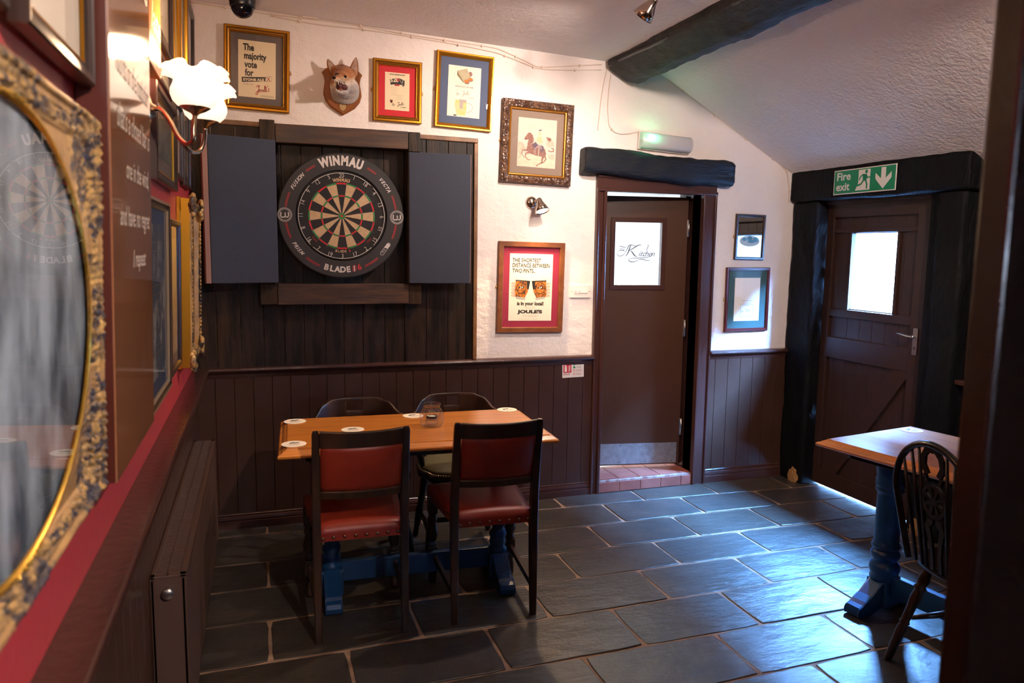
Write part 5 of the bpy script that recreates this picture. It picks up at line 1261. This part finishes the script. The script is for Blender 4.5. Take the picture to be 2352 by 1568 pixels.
# ------------------------------------------------------------------ low captain's chairs (local: faces -y, rail at the rear)
def captain(label, loc, rz):
    t = thing('captains_chair', label, 'chair', loc, (0, 0, rz), 'captain chairs on the wall side of the table')
    # outline of the seat
    def outline(k, n=48, s=1.0):
        a = 2 * PI * k / n; c, sn = math.cos(a), math.sin(a); e = .62
        x = .225 * math.copysign(abs(c) ** e, c); y = .215 * math.copysign(abs(sn) ** .72, sn)
        x *= 1 + .06 * (1 if y < 0 else -1) * min(1, abs(y) / .2); 
        x *= 1 - .08 * math.exp(-((y + .13) / .04) ** 2)
        return x * s, y * s - .24
    mb = MB().m(BLACKCHAIR); mb.rings([[(*outline(k, 48, s), z) for k in range(48)] for s, z in ((.90, .408), (.985, .414), (1.0, .425), (1.0, .440), (.985, .448), (.94, .449))]); seat = mb.build('seat', parent=t)
    mb = MB().m(OLIVE); mb.rings([[(*(lambda p: (p[0], -.24 + (p[1] + .24)))(outline(k, 48, s)), z) for k in range(48)] for s, z in ((.93, .446), (.925, .456), (.88, .466), (.70, .474), (.40, .478), (.10, .479))]); mb.build('cushion', parent=seat)
    tp = MB().m(BRASSTACK).lathe([(.0038, 0), (.0028, .002), (.0003, .0032)], 8).build('brass_tack', parent=seat)
    for k in range(96):
        p = outline(k, 96, .938); c_ = tp if k == 0 else tp.copy()
        if k: COL.objects.link(c_)
        c_.parent = seat; c_.location = (p[0], p[1], .450)
    LP = [(.013, 0), (.017, .02), (.014, .05), (.019, .10), (.022, .16), (.016, .22), (.021, .235), (.016, .25), (.022, .30), (.024, .34), (.018, .40), (.016, .43)]
    for sx_, sy_ in ((-1, -1), (1, -1), (-1, 1), (1, 1)):
        top = Vector((sx_ * .150, -.24 + sy_ * .13, .415)); bot = Vector((sx_ * .205, -.24 + sy_ * .205, 0)); d = top - bot; q = d.to_track_quat('Z', 'Y').to_matrix().to_4x4(); q.translation = bot
        mb = MB().m(BLACKCHAIR).lathe([(r, z * d.length / .43) for r, z in LP], 16)
        for v in mb.bm.verts: v.co = q @ v.co
        for v in mb.bm.verts: v.co.z = max(v.co.z, 0)
        mb.build('leg', parent=t, smooth=True)
    for sx_ in (-1, 1):
        mb = MB().m(BLACKCHAIR).tube([(sx_ * .188, -.42, .14), (sx_ * .18, -.24, .155), (sx_ * .186, -.07, .15)], [.009, .015, .009], 12); mb.build('stretcher', parent=t)
    mb = MB().m(BLACKCHAIR).tube([(-.18, -.24, .155), (-.09, -.24, .155), (0, -.24, .155), (.09, -.24, .155), (.18, -.24, .155)], [.008, .014, .010, .014, .008], 12); mb.build('stretcher', parent=t)
    def bow(s, a=.252, b=.235): 
        th = s * 1.98; return a * math.sin(th), b * math.cos(th) - .27 + .035
    mb = MB().m(BLACKCHAIR); rings = []
    for i in range(41):
        s = -1 + i / 20; x, y = bow(s); dx, dy = bow(min(s + .01, 1.01)); d = Vector((dx - x, dy - y)).normalized(); nx, ny = -d.y, d.x; w = .020 + (.012 if abs(s) > .8 else 0)
        rings.append([(x + nx * w * a, y + ny * w * a, .650 + b) for a, b in ((-1, -.010), (1, -.010), (1.0, .010), (.8, .013), (-.8, .013), (-1, .010))])
    mb.rings(rings, smooth=False); mb.build('arm_bow', parent=t)
    # crest rail with hand hole
    mb = MB().m(DARKCHAIR); NS = 40; cols_ = []
    def ztop(s):
        a = abs(s)
        if a < .42: return .778
        if a < .62: return .778 - .016 * sm(a, .42, .62) 
        return .762 - .056 * sm(a, .62, .95)
    zs = (0.0, .42, .5, .80, .86, 1.0)
    grid = []
    for i in range(NS + 1):
        s = (-1 + 2 * i / NS); x, y = bow(s * .56, .252, .240); zz0, zz1 = .662, ztop(s)
        col = []
        for f in zs:
            z = zz0 + (zz1 - zz0) * f; lean = .016 * f; col.append(mb.bm.verts.new((x * (1 + lean), y + lean * math.cos(s * .56 * 1.98), z)))
        grid.append(col)
    for i in range(NS):
        s = -1 + 2 * (i + .5) / NS
        for j in range(len(zs) - 1):
            if abs(s) < .16 and j in (2,): continue
            if abs(s) < .13 and j in (1, 3): continue
            mb.face([grid[i][j], grid[i + 1][j], grid[i + 1][j + 1], grid[i][j + 1]], True)
    for v in [v for v in mb.bm.verts if not v.link_faces]: mb.bm.verts.remove(v)
    cr = mb.build('crest_rail', parent=t); so = cr.modifiers.new('s', 'SOLIDIFY'); so.thickness = .020; so.offset = 0; bv = cr.modifiers.new('b', 'BEVEL'); bv.width = .003; bv.segments = 2; bv.angle_limit = 1.0
    for k in range(9):
        s = -.92 + 1.84 * k / 8; x, y = bow(s); r = 1.0 if 0 < k < 8 else 1.5
        p0 = Vector((x * .80, -.24 + (y + .24) * .80, .444)); p1 = Vector((x, y, .645)); pts = [p0.lerp(p1, f) for f in (0, .15, .35, .5, .55, .7, .85, 1)]
        mb = MB().m(BLACKCHAIR).tube(pts, [.007 * r, .009 * r, .012 * r, .0105 * r, .0135 * r, .010 * r, .008 * r, .007 * r], 12); mb.build('spindle', parent=t)
    return t
captain('dark captain chair with curved back rail behind the left red chair', (0.462, -0.385, 0), math.radians(3))
captain('dark captain chair with olive seat behind the glass jar', (0.985, -0.385, 0), math.radians(-3))

# ------------------------------------------------------------------ wheelback chair (local: faces -y, back at y=0)
t = thing('wheelback_chair', 'dark wheelback Windsor chair drawn up to the table by the partition', 'chair', (2.285, -2.385, 0), (0, 0, math.radians(90 - 8)))
mb = MB().m(BLACKCHAIR); 
def so_(k, s, n=40):
    a = 2 * PI * k / n; c, sn = math.cos(a), math.sin(a); return .205 * math.copysign(abs(c) ** .75, c) * s, -.185 + .195 * math.copysign(abs(sn) ** .75, sn) * s
mb.rings([[(*so_(k, s), z) for k in range(40)] for s, z in ((.86, .408), (.98, .416), (1, .428), (.98, .442), (.90, .446), (.5, .436), (.1, .434))]); mb.build('seat', parent=t)
def rake(x, z): return (x, .012 + (z - .44) * .13, z)
hoop = []
for k in range(33):
    a = PI * k / 32; c, sn = math.cos(a), math.sin(a)
    hoop.append(rake(.178 * c * (1.12 - .0 * sn), .70 + .205 * sn))
lo_ = [rake(.150 + (.199 - .150) * f, .435 + .265 * f) for f in (0, .2, .45, .7, .88)]
path = lo_ + hoop + [(-p[0], p[1], p[2]) for p in lo_[::-1]]
mb = MB().m(BLACKCHAIR).tube(path, .0125, 12); mb.build('hoop', parent=t)
for x0, x1 in ((-.105, -.150), (-.072, -.105), (-.050, -.068), (.050, .068), (.072, .105), (.105, .150)):
    zt_ = .70 + .205 * math.sqrt(max(0, 1 - (x1 / .199) ** 2)); mb = MB().m(BLACKCHAIR).tube([rake(x0, .44), rake((x0 + x1) / 2, (.44 + zt_) / 2), rake(x1, zt_)], [.006, .008, .005], 10); mb.build('spindle', parent=t)
# pierced splat
mb = MB().m(BLACKCHAIR); th = .010
def spl(pts):
    pts = [(x * 1.2, z) for x, z in pts]
    A = [rake(x, z) for x, z in pts]; a = mb.verts([(p[0], p[1] - th / 2, p[2]) for p in A]); b = mb.verts([(p[0], p[1] + th / 2, p[2]) for p in A]); n = len(A)
    mb.face(a); mb.face(b[::-1])
    for i in range(n): mb.face([a[i], b[i], b[(i + 1) % n], a[(i + 1) % n]])
for sg in (-1, 1):
    spl([(sg * .010, .90), (sg * .026, .895), (sg * .044, .86), (sg * .048, .82), (sg * .030, .79), (sg * .016, .80), (sg * .030, .83), (sg * .026, .86), (sg * .012, .878)])
    spl([(sg * .030, .80), (sg * .040, .79), (sg * .030, .765), (sg * .020, .765)]); spl([(0, .90), (sg * .010, .90), (sg * .012, .878), (0, .875)])
    spl([(sg * .006, .632), (sg * .028, .628), (sg * .040, .60), (sg * .030, .56), (sg * .022, .50), (sg * .024, .44), (sg * .010, .44), (sg * .010, .50), (sg * .014, .56), (sg * .020, .60), (sg * .006, .616)])
n_ = 28
ringp = [(.050 * math.cos(2 * PI * k / n_), .70 + .062 * math.sin(2 * PI * k / n_)) for k in range(n_)]; inn = [(.038 * math.cos(2 * PI * k / n_), .70 + .050 * math.sin(2 * PI * k / n_)) for k in range(n_)]
for k in range(n_): j = (k + 1) % n_; spl([ringp[k], ringp[j], inn[j], inn[k]])
for k in range(8):
    a = 2 * PI * k / 8 + PI / 8; d = (math.cos(a), math.sin(a)); nn_ = (-d[1], d[0])
    spl([(d[0] * .012 + nn_[0] * .004, .70 + d[1] * .012 + nn_[1] * .004), (d[0] * .040 + nn_[0] * .007, .70 + d[1] * .052 + nn_[1] * .007), (d[0] * .040 - nn_[0] * .007, .70 + d[1] * .052 - nn_[1] * .007), (d[0] * .012 - nn_[0] * .004, .70 + d[1] * .012 - nn_[1] * .004)])
spl([(.014 * math.cos(2 * PI * k / 16), .70 + .014 * math.sin(2 * PI * k / 16)) for k in range(16)])
mb.build('wheel_splat', parent=t)
LP2 = [(.013, 0), (.015, .02), (.018, .10), (.019, .15), (.015, .165), (.020, .172), (.016, .18), (.017, .24), (.021, .28), (.017, .315), (.024, .325), (.017, .335), (.022, .36), (.014, .40), (.012, .43)]
for sx_, sy_ in ((-1, -1), (1, -1), (-1, 1), (1, 1)):
    top = Vector((sx_ * .125, -.185 + sy_ * .115, .412)); bot = Vector((sx_ * .195, -.185 + sy_ * .215, 0)); d = top - bot; q = d.to_track_quat('Z', 'Y').to_matrix().to_4x4(); q.translation = bot
    mb = MB().m(DARKCHAIR).lathe([(r, z * d.length / .43) for r, z in LP2], 16)
    for v in mb.bm.verts: v.co = q @ v.co; v.co.z = max(v.co.z, 0)
    mb.build('leg', parent=t, smooth=True)
for sx_ in (-1, 1): MB().m(DARKCHAIR).tube([(sx_ * .168, -.33, .17), (sx_ * .162, -.185, .185), (sx_ * .166, -.04, .18)], [.008, .014, .008], 12).build('stretcher', parent=t)
MB().m(DARKCHAIR).tube([(-.162, -.185, .185), (-.08, -.185, .185), (0, -.185, .185), (.08, -.185, .185), (.162, -.185, .185)], [.008, .013, .010, .013, .008], 12).build('stretcher', parent=t)

# ------------------------------------------------------------------ radiator
t = thing('radiator', 'long brown double panel radiator below the ledge of the left wall', 'radiator', (-0.272, -1.21, 0.0))
y0, y1, z0, z1 = -.82, .82, .09, .600
for xx, nm in ((.040, 'front_panel'), (-.044, 'rear_panel')):
    mb = MB().m(RADIATOR).box(xx - .006, xx + .006, y0, y1, z0, z1 - .004, .003)
    k = y0 + .05
    while k < y1 - .04: mb.box(xx - .0072, xx + .0072, k, k + .016, z0 + .03, z1 - .04, .004); k += .0333
    mb.build(nm, parent=t)
for yy_, s in ((y0, 1), (y1 - .004, 1)):
    mb = MB().m(RADIATOR).box(-.048, .048, yy_, yy_ + .005, z0 + .01, z1, .0015); mb.build('side_panel', parent=t)
mb = MB().m(RADDARK).box(-.040, .034, y0 + .01, y1 - .01, z1 - .06, z1 - .03); mb.build('convector', parent=t)
mb = MB().m(RADIATOR)
mb.box(-.049, -.036, y0 - .001, y1 + .001, z1 - .004, z1 + .004, .002); mb.box(.030, .049, y0 - .001, y1 + .001, z1 - .004, z1 + .004, .002)
mb.box(-.049, .049, y0 - .001, y0 + .022, z1 - .004, z1 + .004, .002); mb.box(-.049, .049, y1 - .022, y1 + .001, z1 - .004, z1 + .004, .002)
mb.box(-.006, -.000, y0, y1, z1 - .003, z1 + .004, .001)
k = y0 + .03
while k < y1 - .03: mb.box(-.037, .031, k, k + .0075, z1 - .006, z1 + .0025, .001); k += .0165
mb.build('top_grille', parent=t)
mb = MB().m(CHROME); m90 = Matrix.Rotation(PI / 2, 4, 'X'); mb.lathe([(.017, 0), (.017, .012), (.014, .016), (.001, .016)], 24, loc=(-.002, y0, z1 - .048), mtx=m90); mb.build('blanking_cap', parent=t)
mb = MB().m(RADIATOR)
for x_ in (-.03, .03): pass
mb.box(-.030, .030, y0 + .2, y0 + .23, .0, .10, .003); mb.box(-.030, .030, y1 - .23, y1 - .2, .0, .10, .003); mb.build('foot_bracket', parent=t)

# ------------------------------------------------------------------ left wall (local x runs into the room's depth, -y points into the room)
LR = left_rot()
def lpos(y, z, d=0.002): return (lx(z) + d, y, z)
def LT(deg=0.0): return (Matrix.Rotation(LTILT, 3, 'Y') @ Matrix.Rotation(PI / 2, 3, 'Z') @ Matrix.Rotation(math.radians(deg), 3, 'Y')).to_euler()

# large gilt frame with an oval of glass
YC, ZC = -3.258, 1.447
t = thing('oval_mirror_frame', 'large ornate gilt frame with oval glass reflecting the dartboard, left foreground', 'picture', lpos(YC, ZC), LT(0))
w2, h2 = 0.508, 0.350; oa, ob = 0.436, 0.292
NT, NR = 1100, 46
def frame_pt(a):
    c, s = math.cos(a), math.sin(a)
    inner = Vector((oa * c, ob * s))
    k = 1 / max(abs(c) / w2, abs(s) / h2); r0 = Vector((k * c, k * s)); return inner, r0
mb = MB(); grid = []; cls = []
for i in range(NT):
    # denser near corners: plain angle remap via rectangle perimeter
    f = i / NT * 4; side = int(f); ff = f - side
    cs = [(w2, -h2), (w2, h2), (-w2, h2), (-w2, -h2)]
    A = Vector(cs[side]); B = Vector(cs[(side + 1) % 4]); out = A.lerp(B, ff); ang = math.atan2(out.y / ob, out.x / oa); inn_ = Vector((oa * math.cos(ang), ob * math.sin(ang)))
    col = []; cl = []
    for j in range(NR + 1):
        g = j / NR; p = inn_.lerp(out, g); de = min(w2 - abs(p.x), h2 - abs(p.y)); do_ = (p - inn_).length
        corner = min(1.0, math.hypot(w2 - abs(p.x), h2 - abs(p.y)) / .26)
        orn = (1 - sm(corner, .5, 1.0)); mid = math.exp(-((abs(p.y)) / .10) ** 2) if abs(p.x) > w2 - .1 else math.exp(-(p.x / .10) ** 2) * (1 if abs(p.y) > h2 - .1 else 0)
        if do_ < .016: z = .031 + .005 * math.sin(PI * do_ / .016)
        elif de < .008: z = .034 + .010 * sm(de, 0, .008)
        elif de < .020: z = .044 + .003 * math.sin(PI * (de - .008) / .012)
        elif de < .030: z = .041
        elif de < .052: z = .039
        elif de < .058: z = .036
        else: z = .032
        band = 1.0 if .030 < de < .052 else 0.0
        orn_amt = max(orn * (1 if do_ > .018 and de > .008 else 0), band * .9, mid * (1 if do_ > .018 and de > .006 else 0) * .8)
        nn1 = abs(nz(p.x * 90, p.y * 90, 3)) ; nn2 = nz(p.x * 190, p.y * 190, 8)
        scroll = abs(math.sin(p.x * 190 + 4 * nz(p.x * 12, p.y * 12, 1)) * math.cos(p.y * 190 + 4 * nz(p.x * 12, p.y * 12, 5)))
        z += orn_amt * (.006 * scroll + .006 * nn1 + .002 * nn2) - orn_amt * .003
        if j == NR: z = .0
        rag = .002 * orn_amt * nn2 if j > NR - 3 else 0
        col.append(mb.bm.verts.new((p.x, -z, p.y))); cl.append(2 if do_ < .010 else (1 if orn_amt > .3 else 0))
    grid.append(col); cls.append(cl)
for i in range(NT):
    i2 = (i + 1) % NT
    for j in range(NR):
        mb.m((GILTFLAT, GILT, GILTLIP)[cls[i][j]]); mb.face([grid[i][j], grid[i2][j], grid[i2][j + 1], grid[i][j + 1]], True)
mb.build('gilt_frame', parent=t)
OVP = mat('oval_dark_print', (0.08, 0.11, 0.15), 0.35, col2=(0.55, 0.66, 0.76), scale=5.0, detail=6, stretch=(1.8, 1, .8), lo=.40, hi=.64)
mb = MB().m(OVP).poly([((oa + .01) * math.cos(2 * PI * k / 64), (ob + .01) * math.sin(2 * PI * k / 64)) for k in range(64)], -.025); mb.build('print', parent=t)
mb = MB().m(OVALGLASS)
GY = math.radians(-0.55)
mb.poly([((oa + .004) * math.cos(2 * PI * k / 96), (ob + .004) * math.sin(2 * PI * k / 96)) for k in range(96)], 0.0); mb.build('oval_glass', parent=t, loc=(0, -.0305, 0), rot=(0, 0, GY))

# varnished board with white lettering
t = thing('sign_board', 'tall varnished brown sign board with white handwriting beside the gilt frame', 'sign', lpos(-2.440, 1.79), LT(0))
bw, bh, bd = .285, .695, .058
mb = MB().m(SIGNBOARD).box(-bw, bw, -bd, -bd + .003, -bh, bh, .001); mb.build('board_face', parent=t)
mb = MB().m(SIGNSIDE).box(-bw + .001, bw - .001, -bd + .003, 0, -bh + .001, bh - .001, .001); mb.build('board_sides', parent=t)
mb = MB().m(CHALK)
for s, z, sz, f in (('Life is', .36, .15, .40), ('rounds on the institution', .115, .075, .47), ("that's a closed bar is", .010, .070, .47), ('one in the wind,', -.085, .060, .34), ('and have no regret', -.185, .060, .44), ('I repeat', -.275, .055, .20)):
    text_shapes(mb, s, sz, .02 if f > .4 else .06, z, -bd - .0008, bold=.0006, shear=.25, fit=f)
mb.build('white_lettering', parent=t)
t = thing('sign_box', 'orange wooden sign box with yellow lettering above the wall lamp', 'sign', lpos(-2.022, 2.29), LT(0))
mb = MB().m(ORANGEBOARD).box(-.125, .125, -.058, 0, -.255, .30, .004); mb.build('board_box', parent=t)
mb = MB().m(YELLOWINK)
for s, z in (('Coffee', .20), ('& Hot', .08), ('Choc', -.04), ('late', -.16)): text_shapes(mb, s, .10, .01, z, -.0588, bold=.0015, shear=.2, fit=.20)
mb.build('yellow_lettering', parent=t)

CF = [(0, 0, DKFRAME), (0, .022, DKFRAME), (.004, .026, DKFRAME), (.018, .024, DKFRAME), (.022, .018, DKFRAME), (.034, .014, DKFRAME), (.036, .015, GOLD), (.042, .010, GOLD)]
DKF = [(0, 0, DKFRAME), (0, .016, DKFRAME), (.003, .020, DKFRAME), (.016, .018, DKFRAME), (.022, .012, DKFRAME), (.026, .010, DKFRAME)]
CHF = [(0, 0, SILVERGOLD), (0, .016, SILVERGOLD), (.003, .022, SILVERGOLD), (.012, .022, SILVERGOLD), (.016, .014, DKFRAME), (.024, .014, DKFRAME), (.026, .018, SILVERGOLD), (.032, .010, SILVERGOLD)]
GLF = [(0, 0, GOLDDARK), (0, .020, GOLD), (.004, .024, GOLD), (.016, .020, GOLDDARK), (.022, .012, GOLD)]
LAND = mat('faded_landscape_print', (0.30, 0.28, 0.24), 0.8, col2=(0.12, 0.14, 0.12), scale=9, lo=.4, hi=.6); NAVYP2 = mat('navy_print', (0.05, 0.08, 0.14), 0.7, col2=(0.35, 0.36, 0.38), scale=7, lo=.5, hi=.62); PHOTO = mat('old_photo_print', (0.40, 0.34, 0.30), 0.7, col2=(0.14, 0.11, 0.12), scale=10)
def LP_(label, y0, y1, z0, z1, prof, mount, mw, paper, art=None, name='framed_print', d=.002):
    z = (z0 + z1) / 2
    return picture(name, label, 'picture', lpos((y0 + y1) / 2, z, d), LT(0), y1 - y0, z1 - z0, prof, mount, mw, paper, art)
def art_lines(pr, y, w, h, ox, oz):
    mb = MB().m(GREYINK); lines(mb, 14, -.4 * w, .4 * w, .38 * h, h * .055, y, .003, 7); mb.build('small_lettering', parent=pr)
LP_('black framed print with gold slip above the gilt oval frame', -3.17, -2.738, 1.850, 2.42, CF, None, 0.0, PAPERW, None, d=.014)
LP_('brown framed print at the top left edge above the gilt oval frame', -3.66, -3.185, 1.858, 2.40, DKF, MATTAUPE, .05, PAPERW, None)
LP_('dark framed landscape print behind the brass wall lamp', -1.700, -1.070, 1.770, 2.075, CF, MATTAUPE, .05, LAND, None)
LP_('small dark framed print above the brass wall lamp', -1.62, -1.150, 2.100, 2.20, DKF, None, 0.0, PAPERW)
LP_('dark framed print high on the left wall beside the orange sign', -1.60, -1.13, 2.232, 2.62, DKF, MATTAUPE, .04, PAPERW)
LP_('gold framed print high on the left wall', -1.115, -.86, 2.16, 2.66, GLF, MATTAUPE, .03, PAPERW)
LP_('narrow gold framed print high in the left corner', -.83, -.50, 2.27, 2.68, GLF, MATGREY, .03, PHOTO)
LP_('grey framed photograph high in the corner of the back wall', -.47, -.08, 2.30, 2.70, DKF, MATGREY, .03, PHOTO)
LP_('brown framed photograph behind the second lamp shade', -1.02, -.735, 1.835, 2.145, DKF, None, 0, PHOTO)
LP_('dark brown framed photograph nearest the corner above the gilt frame', -.70, -.34, 1.825, 2.25, DKF, MATGREY, .03, PHOTO)
LP_('champagne gold framed navy print below the brass wall lamp', -1.960, -1.325, 1.043, 1.712, CHF, MATNAVY, .05, NAVYP2, art_lines)
LP_('thin dark framed print with blue mount between two gold frames', -1.275, -.897, 1.066, 1.660, DKF, MATNAVY, .045, PHOTO, art_lines)

t = thing('ornate_picture', 'deep gold frame with scrolled corners at the far end of the left wall', 'picture', lpos(-.585, 1.40), LT(0))
W3, H3 = .56, .73
mb = MB(); frame_mesh(mb, W3, H3, [(0, 0, GOLD), (0, .012, GOLD), (.004, .016, GOLD), (.006, .050, GOLD), (.010, .056, GILTFLAT), (.022, .058, GILT), (.040, .048, GILT), (.060, .030, GILTFLAT), (.085, .022, GOLDDARK), (.095, .014, GOLD)]); mb.build('frame', parent=t)
mb = MB().m(GILT)
for sx_ in (-1, 1):
    for sz_ in (-1, 1):
        for k in range(9):
            a = k * .7; r = .012 + .052 * k / 9
            ell(mb, (sx_ * (W3 / 2 - .035 - r * .5 * math.cos(a)), -.058 - .006 * math.sin(k), sz_ * (H3 / 2 - .045 - r * math.sin(a))), (.016, .012, .020), (0, a, 0), 8)
        ell(mb, (sx_ * (W3 / 2 - .008), -.060, sz_ * (H3 / 2 - .03)), (.018, .014, .036), (0, .3 * sx_, 0), 8)
for k in range(34):
    for sx_ in (-1, 1): ell(mb, (sx_ * (W3 / 2 - .030), -.056, -.30 + .60 * k / 33), (.008, .006, .010), (0, 0, 0), 6)
mb.build('scroll_ornament', parent=t)
MB().m(LAND).box(-W3 / 2 + .09, W3 / 2 - .09, -.008, -.004, -H3 / 2 + .09, H3 / 2 - .09).build('print', parent=t)
MB().m(GLASS).poly([(-W3 / 2 + .09, -H3 / 2 + .09), (W3 / 2 - .09, -H3 / 2 + .09), (W3 / 2 - .09, H3 / 2 - .09), (-W3 / 2 + .09, H3 / 2 - .09)], -.012).build('glass', parent=t)

# ------------------------------------------------------------------ brass wall lamp with two tulip shades
SY, SZ = -1.790, 1.962
t = thing('wall_lamp', 'antique brass two arm wall lamp with glowing frilled glass shades', 'lamp', lpos(SY, SZ), LT(0))
mb = MB().m(BRASS).lathe([(.001, .034), (.014, .032), (.018, .022), (.034, .016), (.046, .008), (.048, .0)], 32, mtx=Matrix.Rotation(PI / 2, 4, 'X') @ Matrix.Diagonal((.85, 1.25, 1, 1)))
mb.build('back_plate', parent=t, smooth=True)
def tulip(a, r, z):
    f = sm(z, .058, .125); return r * (1 + .15 * f * math.cos(6 * a)) + .012 * f * max(0, math.cos(6 * a)), z - .022 * f * f * (math.cos(6 * a) > 0) * max(0, math.cos(6 * a)) + .010 * f * max(0, -math.cos(6 * a))
for i, (sy, sd) in enumerate(((-.115, .148), (.135, .160))):
    P = [(0, -.020, .0), (sy * .18, -.045, .004), (sy * .40, -.072, -.030), (sy * .62, -.098, -.078), (sy * .85, -.122, -.100), (sy * 1.06, -.142, -.092), (sy * 1.08, -sd + .004, -.060), (sy, -sd, -.018)]
    pts = []
    for a in range(len(P) - 1):
        p0 = Vector(P[max(a - 1, 0)]); p1 = Vector(P[a]); p2 = Vector(P[a + 1]); p3 = Vector(P[min(a + 2, len(P) - 1)])
        for k in range(6):
            u = k / 6; pts.append(.5 * ((2 * p1) + (p2 - p0) * u + (2 * p0 - 5 * p1 + 4 * p2 - p3) * u * u + (3 * p1 - p0 - 3 * p2 + p3) * u ** 3))
    pts.append(Vector(P[-1]))
    mb = MB().m(BRASS).tube(pts, .0068, 12); arm = mb.build('arm', parent=t, smooth=True)
    mb = MB().m(BRASS).lathe([(.007, -.020), (.012, -.014), (.030, -.006), (.042, .002), (.043, .004), (.02, .004), (.016, .03), (.001, .03)], 28, loc=(sy, -sd, 0)); mb.build('cup', parent=arm, smooth=True)
    mb = MB().m(OPAL); prf = [(.030, .002), (.046, .008), (.058, .020), (.064, .036), (.064, .050), (.058, .064), (.054, .078), (.057, .092), (.064, .106), (.075, .117), (.084, .116)]
    mb.lathe(prf, 72, loc=(sy, -sd, 0), f=tulip, cap=False); sh_ = mb.build('glass_shade', parent=t, smooth=True); s_ = sh_.modifiers.new('s', 'SOLIDIFY'); s_.thickness = .003
    mb = MB().m(BULB); ell(mb, (sy, -sd, .055), (.020, .020, .028), n=16); mb.build('bulb', parent=sh_, smooth=True)
    mw = Matrix.Translation(lpos(SY, SZ)) @ LT(0).to_matrix().to_4x4()
    light('wall_lamp_glow', 'POINT', mw @ Vector((sy, -sd, .135)), 14, WARM, 0.045)

# broken wood at the feet of the exit door posts
for po, yy_, sd in ((POSTS[0], -0.165, 1), (POSTS[1], -1.20, 4)):
    mb = MB().m(RAW); t_ = bmesh.new(); bmesh.ops.create_icosphere(t_, subdivisions=4, radius=1)
    for v in t_.verts:
        k = 1 + .45 * nz(v.co.x * 1.6 + sd, v.co.y * 1.6, v.co.z * 1.6) + .15 * nz(v.co.x * 6, v.co.y * 6 + sd, v.co.z * 6)
        v.co = Vector((3.458 + v.co.x * .012 * k, yy_ + v.co.y * .042 * k, max(0.0, .035 + v.co.z * .055 * k)))
    mb.merge(t_); t_.free(); r = mb.build('split_base', parent=po); tag(r, 'bare split timber at the foot')
